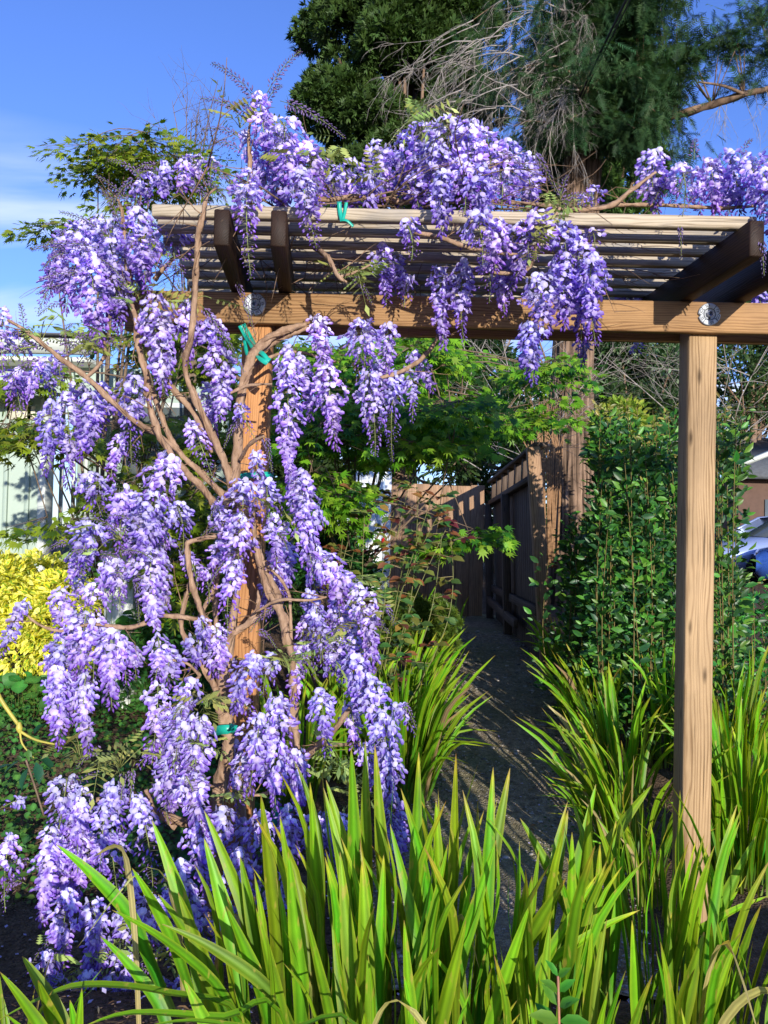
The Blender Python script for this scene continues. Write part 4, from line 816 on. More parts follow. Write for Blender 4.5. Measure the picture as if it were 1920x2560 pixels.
def clump(name, label, cat, c, n, h, rad, kind='sword', group=None, spread=1., bias=None, root=None):
    """individual leaves fanning out of the crown of one plant"""
    c = Vector(c); c.z = ground_z(c.x, c.y) - .01
    t = root or thing(name, label, cat, c, group)
    for i in range(n):
        a = random.uniform(0, 2 * math.pi); q = random.random() ** .6
        if bias is not None and random.random() < .55: a = bias + random.gauss(0, .7)
        k = min(int(q * spread * 21 * random.uniform(.6, 1.)), 21); me = BV[kind][k]
        s = h * random.uniform(.6, 1.08)
        p = c + Vector((math.cos(a), math.sin(a), 0)) * rad * q
        m = Matrix.Translation(p) @ Matrix.Rotation(a + random.gauss(0, .25), 4, 'Z') @ Matrix.Rotation(random.gauss(0, .12), 4, 'X') @ Matrix.Diagonal((s, s * .95, s, 1))
        put(bpy.data.objects.new('leaf', me), m, t)
    return t
G_IR = 'strap-leaved iris plants beside the path'
fore = [thing('iris_plant', l, 'iris plant', (x, 2.3, ground_z(x, 2.3)), G_IR) for x, l in (
    (-.55, 'iris plant at the bottom left whose leaves lean over the purple wisteria'),
    (-.02, 'tall upright iris plant in front of the lowest wisteria flowers'),
    (.35, 'iris plant with tall pale tips standing before the dirt path'),
    (.75, 'iris plant before the path whose leaves lean to the right'),
    (1.15, 'iris plant in front of the foot of the pale post'))]
HERO = [(140,2110,420,2560,2.35),(380,2050,500,2560,2.25),(510,2025,640,2520,2.3),(652,1985,690,2450,2.2),(775,1955,790,2400,2.4),(815,1950,930,2500,2.3),(878,1868,900,2400,2.3),(913,1852,920,2400,2.35),(937,1860,960,2400,2.3),(1047,1880,1030,2450,2.25),(1140,1883,1120,2450,2.3),(1233,1918,1200,2500,2.25),(1275,1920,1180,2560,2.35),(975,2060,1060,2560,2.1),(1300,2045,1420,2340,2.45),(1420,2025,1380,2400,2.45),(1490,1960,1440,2300,2.55),(1475,2000,1460,2330,2.5),(1490,2045,1590,2420,2.5),(1632,1960,1500,2280,2.6),
 (1740,2100,1660,2500,2.4),(1890,2090,1790,2450,2.4),(1920,2240,1690,2540,2.2),(1600,2275,1420,2500,2.1),(1415,2195,1270,2540,2.15),(1490,2200,1290,2600,2.1),(280,2275,560,2600,2.0),(395,2235,540,2600,2.05),(405,2310,640,2560,2.0),(565,2265,650,2600,2.0),(445,2230,520,2560,2.1),(510,2095,600,2500,2.25),(720,2130,750,2560,2.1),(850,2130,870,2560,2.05),(760,2270,830,2600,1.95),(1010,2440,1040,2600,1.9),(640,2270,690,2600,1.95),(1100,2150,1080,2560,2.1),(1120,2110,1030,2560,2.0),(1180,2180,1140,2560,2.1),(1240,2100,1140,2560,2.05),(1330,2190,1310,2560,2.1),(1325,2260,1220,2600,1.95),(1430,2080,1420,2500,2.3),(1500,2110,1500,2500,2.25),(1560,2110,1550,2480,2.4),(1580,2300,1600,2600,2.05),(1650,2110,1655,2420,2.5),(1680,2280,1640,2560,2.2),(1760,2330,1700,2600,2.0),(1850,2330,1760,2600,2.0),(1700,1975,1720,2300,2.7),(1540,2050,1530,2350,2.6),(960,2130,950,2560,2.1),(905,2150,920,2560,2.05),(1010,2300,1020,2600,1.9),(1090,2000,1100,2450,2.35),(830,2300,850,2600,1.95),(1165,2300,1100,2600,1.95),(1770,2240,1820,2560,2.2),(1480,2310,1480,2600,2.0),(1375,2300,1340,2600,2.0),
 (55,2390,130,2600,2.0),(95,2450,140,2600,2.0),(0,2430,100,2620,1.9),(205,2470,200,2620,1.95),(175,2500,190,2620,2.0),(250,2340,380,2600,2.05),(460,2450,520,2620,1.9),(330,2170,480,2560,2.3),(600,2140,660,2500,2.3),(700,2040,740,2450,2.35)]
for (tx, ty, bx, by, D) in HERO:
    tip = P(tx, ty, D + random.uniform(-.1, .1)); via = P(bx, by, D)
    # carry the line on down to the ground
    d = (via - tip); gz = ground_z(tip.x, D) - .01; k = (gz - tip.z) / d.z; base = tip + d * k; base.y = D + random.uniform(-.04, .08); base.z = gz
    L = (tip - base).length; mid = (tip + base) / 2 + Vector((-(tip.x - base.x) * .10 + random.uniform(-.01, .01), 0, abs(tip.x - base.x) * .16))
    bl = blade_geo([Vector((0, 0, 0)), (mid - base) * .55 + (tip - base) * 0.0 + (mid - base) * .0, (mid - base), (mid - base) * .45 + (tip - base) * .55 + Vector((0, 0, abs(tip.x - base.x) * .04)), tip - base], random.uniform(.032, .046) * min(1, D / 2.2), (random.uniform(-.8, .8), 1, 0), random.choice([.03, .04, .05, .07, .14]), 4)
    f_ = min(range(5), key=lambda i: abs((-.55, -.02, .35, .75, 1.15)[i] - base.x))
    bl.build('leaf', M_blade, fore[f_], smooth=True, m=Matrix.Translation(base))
for i, (x, n, b) in enumerate(((-.2, 8, math.pi), (0.05, 36, None), (.35, 38, None), (.75, 36, .3), (1.15, 34, .2))):
    clump(None, None, None, (x, 2.22, 0), n, .72 if i else .6, .26, 'sword', root=fore[i], spread=.45 if i else .6, bias=b)
for i, (x, n, b) in enumerate(((-.15, 6, math.pi), (0.1, 22, None), (.45, 24, None), (.8, 24, .3), (1.2, 22, .2))):
    clump(None, None, None, (x, 1.95, 0), n, .48, .22, 'sword', root=fore[i], spread=.5, bias=b)
for i in range(13):
    f_ = random.randrange(5); bx = (-.45, 0., .35, .75, 1.15)[f_] + random.uniform(-.2, .2); by = random.uniform(1.75, 2.6); b0 = Vector((bx, by, ground_z(bx, by))); a = random.uniform(0, 6.28); h = random.uniform(.25, .6); d = Vector((math.cos(a), math.sin(a), 0))
    pts = [Vector((0, 0, 0)), d * h * .15 + Vector((0, 0, h * .6)), d * h * .4 + Vector((0, 0, h * .95)), d * h * .75 + Vector((random.uniform(-.05, .05), 0, h * random.uniform(.6, 1.0)))]
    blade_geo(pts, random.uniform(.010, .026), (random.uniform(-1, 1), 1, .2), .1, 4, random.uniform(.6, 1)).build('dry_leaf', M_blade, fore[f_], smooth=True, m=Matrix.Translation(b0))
# arching long leaves low on the left
for pts, w in (([(620,2560,2.0),(420,2480,2.0),(210,2460,2.0),(90,2500,2.0),(-20,2560,2.0)], .02), ([(700,2530,1.95),(560,2540,1.9),(330,2530,1.9),(200,2570,1.85)], .02), ([(900,2570,1.8),(700,2575,1.8),(480,2550,1.8),(350,2570,1.8)], .014)):
    q = [P(*p) for p in pts]; q.insert(0, q[0] + Vector((.15, .1, -.5)));
    bl = blade_geo([v - q[0] for v in q], w, (0, -.3, 1), .1, 4); bl.build('leaf', M_blade, fore[0], smooth=True, m=Matrix.Translation(q[0]))
clump('iris_plant', 'small young iris tuft alone on the mulch at the bottom left corner', 'iris plant', (-.86, 2.0, 0), 12, .35, .05, 'sword', G_IR)
# behind: left of the path and right of the path
for (px, D, n, h, lab, b, sp) in (
    (1015, 4.9, 100, .95, 'bright iris plant arching over the left edge of the path behind the wisteria', .3, .95),
    (1020, 5.9, 66, .9, 'iris plant on the left of the path in front of the clipped round shrub', .2, .8),
    (880, 5.3, 60, .95, 'iris plant behind the purple flowers, left of the brightest arching one', None, .6),
    (1010, 8.0, 46, .8, 'iris plant in front of the brown plank fence', None, .5),
    (1120, 8.4, 24, .65, 'small iris plant near the dark corner of the fence', None, .5),
    (740, 4.8, 50, .95, 'iris plant glimpsed between the two wisteria stems', None, .6),
    (1585, 4.1, 84, .8, 'dark iris plant spilling over the right edge of the path before the pale post', math.pi, 1.),
    (1560, 4.9, 84, .85, 'iris plant right of the path, directly left of the pale post', math.pi, .95),
    (1500, 5.8, 74, .8, 'iris plant right of the path below the glossy hedge', math.pi, .95),
    (1425, 7.2, 60, .7, 'farthest iris plant on the right side of the path', math.pi, .9),
    (1680, 5.6, 60, .9, 'iris plant behind the pale post under the hedge', None, .7),
    (1870, 4.0, 90, 1.0, 'tall iris plant at the right edge of the view beside the pale post', None, .6),
    (1840, 5.0, 70, 1.0, 'iris plant behind the tall one right of the pale post', None, .6),
    (1660, 3.75, 30, .6, 'low iris plant around the foot of the pale post', math.pi, .7)):
    x = (px - 960) / 2000 * D; t = clump('iris_plant', lab, 'iris plant', (x, D, 0), int(n * .72), h, .17, 'sword', G_IR, spread=sp, bias=b)
    clump(None, None, None, (x, D, 0), int(n * .28), h * .8, .15, 'arch', root=t, spread=.55, bias=b)

# ---------------------------------------------------------------- leaf shapes
def ovate_t(c, c_edge=None, w=.42, fold=.06, curl=-.12, edge=None):
    c = np.array(c); ce = np.array(c_edge if c_edge is not None else c)
    v = [(0, 0, 0), (.3, -w * .45, fold), (.65, -w * .42, fold), (1, 0, curl), (.65, w * .42, fold), (.3, w * .45, fold), (.33, 0, 0), (.66, 0, curl * .3)]
    cc = [c, ce, ce, ce, ce, ce, c, c]
    f = [(0, 1, 6), (1, 2, 7, 6), (2, 3, 7), (3, 4, 7), (4, 5, 6, 7), (5, 0, 6)]
    return Tmpl(v, f, cc)
def palmate_t(c):
    c = np.array(c); v = [(.28, 0, 0)]; cc = [c * .9]; L = [(.0, 1.0), (.62, .85), (-.62, .85), (1.25, .6), (-1.25, .6), (1.9, .36), (-1.9, .36)]
    L.sort(key=lambda q: -q[0]); ring = []
    for i, (a, l) in enumerate(L):
        ring.append((.28 + math.cos(a) * l * .72, math.sin(a) * l * .72, -.10 * l, 1.1))
        if i < len(L) - 1: am = (a + L[i + 1][0]) / 2; ring.append((.28 + math.cos(am) * .24, math.sin(am) * .24, .01, .95))
    ring.append((0, 0, 0, .8))
    for x, y, z, k in ring: v.append((x, y, z)); cc.append(c * k)
    n = len(ring); f = [(0, 1 + (i + 1) % n, 1 + i) for i in range(n)]; return Tmpl(v, f, cc)
def round_t(c):
    c = np.array(c); v = [(0, 0, -.05)]; cc = [c * 1.6]
    for i in range(11): a = i * 2 * math.pi / 11; k = 1 + .06 * math.sin(i * 2.3); v.append((math.cos(a) * .5 * k, math.sin(a) * .5 * k, .05 * math.sin(i * 1.7))); cc.append(c)
    return Tmpl(v, [(0, 1 + i, 1 + (i + 1) % 11) for i in range(11)], cc)
def spray_t(c, n=6, seed=1, flat=.5):
    r = random.Random(seed); v = []; f = []; cc = []; c = np.array(c)
    for i in range(n):
        a = (i / (n - 1) - .5) * 2.0; l = r.uniform(.6, 1.); up = r.uniform(-flat, flat) * .6; b = len(v); w = .13
        dx, dy = math.cos(a) * l, math.sin(a) * l
        v += [(0, 0, 0), (dx * .5 - dy * w, dy * .5 + dx * w, up * .5), (dx, dy, up), (dx * .5 + dy * w, dy * .5 - dx * w, up * .5 - .05)]; k = r.uniform(.7, 1.1)
        cc += [c * .7 * k, c * k, c * 1.35 * k, c * k]; f.append((b, b + 1, b + 2, b + 3))
    return Tmpl(v, f, cc)
def frond_t(c, n=9, seed=1):
    r = random.Random(seed); c = np.array(c); v = [(0, -.012, 0), (0, .012, 0), (1, 0, -.15)]; cc = [c * .6] * 3; f = [(0, 1, 2)]
    for i in range(n):
        x = .1 + .85 * i / n; l = .26 * (1 - .5 * i / n) * r.uniform(.8, 1.2)
        for s in (-1, 1):
            b = len(v); z = -.15 * x; v += [(x, 0, z), (x + l * .75, s * l, z - .05 + r.uniform(-.05, .05)), (x + .06, 0, z)]; cc += [c * .8, c * 1.2, c]; f.append((b, b + 1, b + 2))
    return Tmpl(v, f, cc)
def sphere_dirs(n, zmin=-.6):
    z = rng.uniform(zmin, 1, n); a = rng.uniform(0, 2 * math.pi, n); q = np.sqrt(1 - z * z); return np.c_[q * np.cos(a), q * np.sin(a), z]

def lobes_tree(name, label, cat, base, lobes, tmpls, n, size, mat, trunk_r=.12, group=None, parts_bark=M_bark, zmin=-.7, crown='crown', kind='stuff', trunk=True, shell=.35, c_var=.25):
    """lobes: list of (centre, radius, vertical squash); leaf sprays fill the shell of every lobe"""
    t = thing(name, label, cat, base, group); base = Vector(base); g = Geo()
    wts = np.array([l[1] ** 2 for l in lobes]); wts = wts / wts.sum(); cnt = rng.multinomial(n, wts)
    for (c, r_, sq), k in zip(lobes, cnt):
        d = sphere_dirs(k, zmin); rad = r_ * (1 - shell * rng.random(k) ** 1.5) * (1 + .16 * np.sin(d[:, 0] * 7 + c[0]) * np.cos(d[:, 2] * 6 + c[1]))
        pos = np.array(c) + d * rad[:, None] * np.array([1, 1, sq])
        dd = d + rng.normal(0, .45, (k, 3)); fr = frames(dd, roll=rng.uniform(-1.2, 1.2, k))
        for j, tm in enumerate(tmpls):
            s_ = np.arange(k) % len(tmpls) == j; scatter(g, tm, pos[s_], fr[s_], size * rng.uniform(.7, 1.35, s_.sum()), tints(s_.sum(), c_var, .12))
    o = g.build(crown, mat, t); o['kind'] = kind
    if trunk:
        gb = Geo(); top = max(l[0][2] for l in lobes); mid = np.mean([l[0] for l in lobes], 0)
        tube(gb, [base, base + Vector((.03, 0, (top - base.z) * .4)), Vector((mid[0], mid[1], top - .2))], [trunk_r, trunk_r * .75, trunk_r * .25], 8, k=4, wob=.3)
        gb.build('trunk', parts_bark, t, smooth=True); gl = Geo()
        for (c, r_, sq) in lobes[:40]:
            z0 = base.z + (c[2] - base.z) * random.uniform(.3, .8); s0 = Vector((base.x + (mid[0] - base.x) * .5, base.y + (mid[1] - base.y) * .5, z0))
            tube(gl, [s0, (s0 + Vector(c)) / 2 + Vector((0, 0, -.05)), Vector(c)], [trunk_r * .35, trunk_r * .22, trunk_r * .08], 5, k=3)
        gl.build('limbs', parts_bark, t, smooth=True)
    return t

# ---------------------------------------------------------------- maple trees (bright palmate leaves in layers)
G1 = (.13, .28, .012); G2 = (.20, .36, .018); G3 = (.045, .14, .012)
T_map = [palmate_t(G1), palmate_t(G2), palmate_t(G3), palmate_t((.24, .36, .025))]
def maple(name, label, base, boxes, leaf=.095, trunk_r=.05, per=34):
    """boxes: (x0,y0,x1,y1,D0,D1,number of sprays) in the picture; each spray is a flat layer of leaves on its own twig"""
    t = thing(name, label, 'maple tree', base, 'bright green maple trees'); base = Vector(base); g = Geo(); tw = Geo(); cs = []
    for (x0, y0, x1, y1, D0, D1, k) in boxes:
        for _ in range(k):
            D = random.uniform(D0, D1); c = P(random.uniform(x0, x1), random.uniform(y0, y1), D)
            if c.z < ground_z(c.x, c.y) + .1: continue
            cs.append(c); n = per; a = rng.uniform(0, 2 * math.pi, n); r_ = .30 * np.sqrt(rng.random(n)) * random.uniform(.6, 1.2); el = random.uniform(0, math.pi)
            dx, dy = np.cos(a) * r_ * 1.25, np.sin(a) * r_
            pos = np.c_[c.x + dx, c.y + dy, c.z - r_ * .35 + rng.normal(0, .025, n) + .04 * np.sin(dx * 9)]
            d = np.c_[np.cos(a), np.sin(a), rng.uniform(-.75, -.1, n)] + rng.normal(0, .35, (n, 3)); nrm = np.c_[rng.normal(0, .4, n), rng.normal(-1.0, .45, n), np.ones(n)]
            fr = frames(d, nrm); j0 = random.choice([0, 0, 1, 1, 2, 3])
            for j in range(2):
                s_ = np.arange(n) % 2 == j; scatter(g, T_map[(j0 + j) % 4], pos[s_], fr[s_], leaf * rng.uniform(.6, 1.2, s_.sum()), tints(s_.sum(), .2, .1))
            for q in range(0, n, 9): tube(tw, [c + Vector((0, 0, .01)), Vector(pos[q]) + Vector((0, 0, .01))], [.0025, .0015], 3, k=1)
    o = g.build('crown', M_leaf, t); o['kind'] = 'stuff'
    gb = Geo(); tube(gb, [base, base + Vector((.05, 0, .5)), base + Vector((-.05, .05, 1.0))], [trunk_r, trunk_r * .85, trunk_r * .7], 8, k=4, wob=.4); gb.build('trunk', M_twig, t, smooth=True)
    mains = []
    fork = base + Vector((-.05, .05, 1.0))
    for c in cs:
        s0 = fork if not mains or random.random() < .15 else min(random.sample(mains, min(10, len(mains))), key=lambda m_: (m_ - c).length)
        m1 = (s0 + c) / 2 + Vector((0, 0, random.uniform(-.02, .12))); L = (c - s0).length
        tube(tw, [s0, m1, c], [min(.003 + .005 * L, .012), .003 + .003 * L, .003], 4, k=3); mains.append(c)
    tw.build('branches', M_twig, t); return t
maple('maple_tree', 'spreading light green maple between the leaning post and the plank fence', P(900, 1500, 6.6) * 1 if False else Vector((-.2, 6.8, ground_z(0, 6.8))),
      [(690, 860, 1080, 1000, 5.6, 7.4, 42), (700, 990, 1180, 1120, 5.2, 6.8, 54), (1000, 860, 1380, 1100, 6.2, 7.8, 34), (680, 1150, 900, 1300, 5.2, 6.4, 18), (1060, 1310, 1190, 1370, 5.6, 6.0, 4), (980, 830, 1100, 900, 6, 7, 8), (1300, 900, 1390, 930, 6.2, 6.6, 3)], per=66)
maple('maple_tree', 'tall maple at the left rising above the house eave against the blue sky', Vector((-2.1, 6.0, ground_z(0, 6))),
      [(215, 330, 440, 430, 6.0, 6.8, 20), (300, 370, 520, 500, 6.0, 6.8, 15), (230, 490, 330, 640, 6.0, 6.6, 9), (85, 560, 130, 600, 5.8, 6.2, 2), (330, 800, 620, 960, 5.4, 6.6, 17), (320, 1010, 440, 1240, 5.0, 5.8, 8), (0, 930, 150, 960, 5, 5.4, 5), (0, 1060, 110, 1100, 4.8, 5.2, 6), (60, 1070, 200, 1110, 4.8, 5.2, 5), (320, 1190, 440, 1330, 4.8, 5.4, 9), (110, 1280, 300, 1300, 4.8, 5.0, 3), (400, 1330, 560, 1520, 5.0, 5.8, 10), (480, 1000, 640, 1300, 5.2, 6.2, 16)], leaf=.085, per=60)

# ---------------------------------------------------------------- bare twiggy growth
t = thing('bare_shrub', 'bare twiggy shrub tip against the sky above the pergola end', 'shrub', Vector((-1.9, 7.4, ground_z(0, 7.4))))
g = Geo(); b0 = Vector((-1.75, 7.4, .4)); 
for px, py in ((430, 250), (465, 235), (500, 250), (545, 200), (410, 310), (480, 300), (560, 300), (520, 330)):
    e = P(px, py, 7.4); m_ = P(470 + (px - 470) * .35, 520, 7.4); tube(g, [b0, m_, e], [.02, .008, .002], 4, k=4)
    for k_ in range(6): f_ = random.uniform(.3, .95); q = m_.lerp(e, f_); twiggy(g, q, (e - m_).normalized() + Vector((random.gauss(0, .6), 0, random.gauss(0, .4))), .35, .003, 1, 3, 0, .5)
g.build('stems', M_twig, t)
g = Geo(); pos = np.array([tuple(P(random.gauss(520, 60), random.gauss(440, 70), 7.3 + random.uniform(-.3, .3))) for _ in range(500)]); scatter(g, ovate_t((.10, .12, .12)), pos, frames(rng.normal(0, 1, (500, 3))), rng.uniform(.02, .04, 500), tints(500)); o = g.build('leaves', M_leaf, t); o['kind'] = 'stuff'

# ---------------------------------------------------------------- large trunk with furrowed bark, conifer behind
def redwood():
    D = 12.5; base = P(1425, 1500, D); base.z = .3; mid = P(1432, 900, D); up = P(1455, 430, D); top = P(1500, -200, D)
    t = thing('redwood_tree', 'tall conifer with thick furrowed brown trunk and drooping dead twigs behind the fence', 'conifer tree', base)
    ctr = [base, P(1428, 1250, D), mid, up, P(1480, 100, D), top, top + Vector((.1, 0, 3))]; rads = [.40, .335, .305, .28, .25, .2, .1]
    cs, rs = smooth_path(ctr, rads, 34); ns = 150; V = []; C = []; F = []
    for i, (p, r_) in enumerate(zip(cs, rs)):
        for s in range(ns):
            a = 2 * math.pi * s / ns; q = Vector((math.cos(a) * 8.5 + .35 * mnoise.noise(Vector((a, p.z * 1.3, 2))), math.sin(a) * 8.5, p.z * .7)); rg = 1 - abs(mnoise.noise(q)) * 3.4; rg2 = mnoise.noise(Vector((math.cos(a) * 22, math.sin(a) * 22, p.z * 4.5)))
            k = rg * .05 + rg2 * .022 + .02 * mnoise.noise(Vector((math.cos(a) * 2, math.sin(a) * 2, p.z)))
            V.append((p.x + math.cos(a) * r_ * (1 + k * 1.5), p.y + math.sin(a) * r_ * (1 + k * 1.5), p.z)); cc = max(.30, min(1.35, .62 + rg * .6 + rg2 * .5)); C.append((cc, cc, cc))  # furrow shade put into the bark colour: furrows darker, ridges lighter
    for i in range(len(cs) - 1):
        for s in range(ns): F.append((i * ns + s, i * ns + (s + 1) % ns, (i + 1) * ns + (s + 1) % ns, (i + 1) * ns + s))
    g = Geo(); g.add(V, F, np.array(C)); g.build('trunk', M_bark, t)
    gb = Geo(); gd = Geo(); gl = Geo(); fr_t = [frond_t((.035, .085, .028), 9, s) for s in range(3)]; P0 = []; D0 = []
    def centre(z):
        for a, b in zip(cs, cs[1:]):
            if a.z <= z <= b.z: return a.lerp(b, (z - a.z) / (b.z - a.z))
        return cs[-1]
    for i in range(105):
        z = random.uniform(8.0, 11.3); p = centre(z); a = random.uniform(0, 2 * math.pi); dx = math.cos(a)
        lmax = 2.3 if dx < 0 else 1.8
        L = random.uniform(.8, lmax) * (1.0 if z > 7.5 else .8); d = Vector((dx, math.sin(a), random.uniform(-.05, .35)))
        pts = [p]; dd = d.normalized()
        for q in range(6): dd = (dd + Vector((random.gauss(0, .1), random.gauss(0, .1), -.14))).normalized(); pts.append(pts[-1] + dd * L / 6)
        dead = (dx < -.1 and random.random() < .55)
        tube(gb if not dead else gd, pts, [.028, .022, .017, .013, .01, .007, .004], 5, k=2)
        if dead:
            for q in range(2, 7):
                for _ in range(3): twiggy(gd, pts[q], dd + Vector((random.gauss(0, .6), random.gauss(0, .6), -.5)), random.uniform(.35, .8), .006, 2, 3, .12, .5, nb=3)
        if not dead or random.random() < .3:
            for q in range(1, 7):
                for _ in range(11):
                    c = pts[q] + Vector((random.gauss(0, .13), random.gauss(0, .13), random.gauss(-.05, .09)))
                    nd = Vector((random.gauss(0, .6), random.gauss(0, .6), random.uniform(-1.1, .1))) + dd * .6
                    for s_ in range(2): c2 = c + nd.normalized() * .13 * s_; P0.append(tuple(c2)); D0.append(tuple(nd + Vector((random.gauss(0, .3), random.gauss(0, .3), 0))))
    # the long limb to the right with foliage pads and hanging bare twigs
    lp = [P(1480, 330, D), P(1600, 312, D - .2), P(1690, 288, D - .4), P(1780, 262, D - .6), P(1860, 236, D - .8), P(1960, 212, D - 1), P(2150, 150, D - 1.2)]
    tube(gb, lp, [.085, .07, .06, .055, .05, .045, .03], 8, k=4, wob=.3)
    tube(gb, [P(1860, 236, D - .8), P(1810, 215, D - .9), P(1745, 205, D - .9)], [.03, .02, .012], 6, k=3)
    for i in range(20):
        s0 = lp[random.randint(3, 5)].lerp(lp[6], random.uniform(0, .5)); twiggy(gd, s0, (random.gauss(0, .5), random.gauss(0, .5), -1), random.uniform(.35, .75), .006, 2, 3, .08, .35, nb=3)
    for (x, y, r_, n) in ((1780, 110, .45, 170), (1850, 100, .4, 150), (1720, 140, .35, 130), (1660, 170, .4, 170), (1870, 210, .3, 70), (1900, 40, .25, 90), (1920, 130, .3, 120), (1640, 90, .4, 150), (1600, 220, .5, 240), (1650, 260, .35, 120), (1580, 340, .4, 160), (1700, 210, .3, 80), (1590, 60, .4, 160), (1640, 20, .3, 110), (1545, 250, .4, 150)):
        c = P(x, y, D - .8); 
        for _ in range(n):
            v = Vector((random.gauss(0, .5), random.gauss(0, .5), random.gauss(0, .32))) * r_; P0.append(tuple(c + v)); D0.append((random.gauss(0, .6) + v.x, random.gauss(0, .6), random.uniform(-.6, .7)))
        for _ in range(4): tube(gb, [min(lp, key=lambda m_: (m_ - c).length), c + Vector((random.gauss(0, .3), random.gauss(0, .2), random.gauss(0, .2))) * r_], [.012, .004], 4, k=1)
    # hanging foliage curtain over the trunk
    for _ in range(460):
        c = P(random.gauss(1400, 140), random.uniform(20, 260), D - random.uniform(.2, 1.4)); P0.append(tuple(c)); D0.append((random.gauss(0, .5), random.gauss(0, .5), random.uniform(-1, 0)))
    P0 = np.array(P0); D0 = np.array(D0); n = len(P0)
    for j in range(3):
        s_ = np.arange(n) % 3 == j; k = s_.sum(); scatter(gl, fr_t[j], P0[s_], frames(D0[s_], roll=rng.uniform(-1, 1, k)), rng.uniform(.17, .36, k), tints(k, .45, .25))
    gb.build('limbs', M_bark, t, smooth=True); gd.build('dead_twigs', M_dead, t); o = gl.build('crown', M_needle, t); o['kind'] = 'stuff'
    # bleached dead branches sweeping left in front of the crown
    gd = Geo()
    for i in range(26):
        p = P(random.uniform(1150, 1480), random.uniform(20, 240), D - random.uniform(.6, 1.8)); a = random.uniform(-1, .5)
        twiggy(gd, p, (-1 + a * .3, random.gauss(0, .3), random.uniform(-.5, .35)), random.uniform(.6, 1.2), .012, 3, 3, .16, .45, nb=3)
    for (x, y) in ((1385, 290), (1430, 240)): twiggy(gd, P(x, y, D - 1.2), (random.gauss(0, .15), 0, -1), 1.0, .010, 3, 3, .05, .3, nb=3)
    for (x, y) in ((1120, 220), (1180, 240), (1250, 250), (1080, 250)): twiggy(gd, P(x + 60, y + 30, D - 1.6), (-1, 0, random.uniform(-.1, .3)), .7, .010, 3, 3, .05, .5, nb=3)
    gd.build('dead_branches', M_dead, t); return t
redwood()

# dense conifer, upper middle
def poly_lobes(n, D, lim, r0, r1, ymin, ymax, depth=1.5, sq=.8):
    out = []
    while len(out) < n:
        y = random.uniform(ymin, ymax); l, r_ = lim(y); rad = random.uniform(r0, r1)
        x = random.uniform(l, r_); k = (x - (l + r_) / 2) / max((r_ - l) / 2, 1)
        out.append((tuple(P(x, y, D - depth * math.sqrt(max(0, 1 - k * k)) + random.uniform(-.2, .3))), rad * D / 2000, sq))
    return out
T_con = [spray_t((.045, .105, .022), 6, s) for s in range(3)]
def lim1(y):
    l = 1010 if y < -150 else 905 - (y + 20) * .55 if y < 160 else 800 - (y - 160) * .1 if y < 300 else 790 + (y - 300) * .2
    return l - 8 + 42 * math.sin(y * .043) , 1230
lobes_tree('conifer_tree', 'dense dark green conifer with clumped foliage behind the pergola top', 'conifer tree', P(1000, 1200, 17) * 1 if False else Vector((.4, 17, 1.0)),
           poly_lobes(135, 17, lim1, 24, 84, -330, 560, 2.2), T_con, 46000, .15, M_needle, .3, zmin=-.5)
lobes_tree('conifer_tree', 'lighter green conifer low behind the thick furrowed trunk', 'conifer tree', Vector((5., 19, 1.0)),
           poly_lobes(34, 19, lambda y: (1330, 1650 - max(0, 400 - y) * .5), 30, 55, 300, 560, 1.5), [spray_t((.075, .15, .03), 6, s + 4) for s in range(2)], 9000, .14, M_needle, .25, zmin=-.5)

# ---------------------------------------------------------------- background trees and shrubs
BT = [ovate_t((.03, .075, .022)), ovate_t((.05, .11, .03)), ovate_t((.08, .14, .045))]
def rect_lobes(n, x0, x1, y0, y1, D, r0, r1, sq=.85, depth=1.): return [(tuple(P(random.uniform(x0, x1), random.uniform(y0, y1), D + random.uniform(-depth, depth))), random.uniform(r0, r1) * D / 2000, sq) for _ in range(n)]
def bgtree(px, D, x0, x1, y0, y1, n, k, lab, tm=BT, size=.1, r=(40, 80), tr=.15, name='background_tree', cat='tree', group='trees behind the garden', mat=None):
    x = (px - 960) / 2000 * D
    return lobes_tree(name, lab, cat, Vector((x, D, ground_z(x, D))), rect_lobes(k, x0, x1, y0, y1, D, *r), tm, int(n * 1.7), size * 1.15, mat or M_leaf, tr, group, shell=.7)
bgtree(1250, 16, 880, 1720, 1000, 1420, 12000, 46, 'dark hedge-like tree behind the wooden fences', [BT[0], BT[1]], .12, (45, 80))
bgtree(1150, 20, 980, 1350, 620, 1180, 9000, 34, 'dark evergreen tree in shade left of the thick trunk', size=.15)
bgtree(1600, 18, 1500, 1720, 850, 1130, 8000, 26, 'dark evergreen with pale glinting leaves right of the thick trunk', [BT[0], BT[1], ovate_t((.20, .28, .16))], .12)  # pale third leaf colour paints the highlights on the foliage
bgtree(1880, 27.5, 1700, 2050, 760, 1090, 8000, 26, 'dark leafy tree above the neighbouring grey roof', size=.15)
bgtree(600, 13, 380, 900, 850, 1300, 11000, 40, 'shaded tree behind the house gable, left of the leaning post', size=.14)
bgtree(1350, 26, 1200, 1700, 640, 900, 7000, 24, 'far dark tree showing just under the pergola beam', size=.2)
bgtree(1850, 30, 1640, 2300, 700, 1000, 8000, 26, 'farthest tree at the right edge under the beam', size=.22)
YG = [ovate_t((.30, .34, .04)), ovate_t((.22, .30, .04)), ovate_t((.40, .42, .07))]
bgtree(1540, 9.5, 1490, 1600, 1010, 1230, 2200, 12, 'yellow-green shrub catching sun behind the glossy hedge', YG, .07, (30, 50), .03, 'yellow_green_shrub', 'shrub', None)
bgtree(1500, 10.5, 1480, 1545, 1300, 1420, 1200, 6, 'small yellow variegated shrub at the foot of the thick trunk', YG, .06, (25, 40), .03, 'yellow_green_shrub', 'shrub', None)
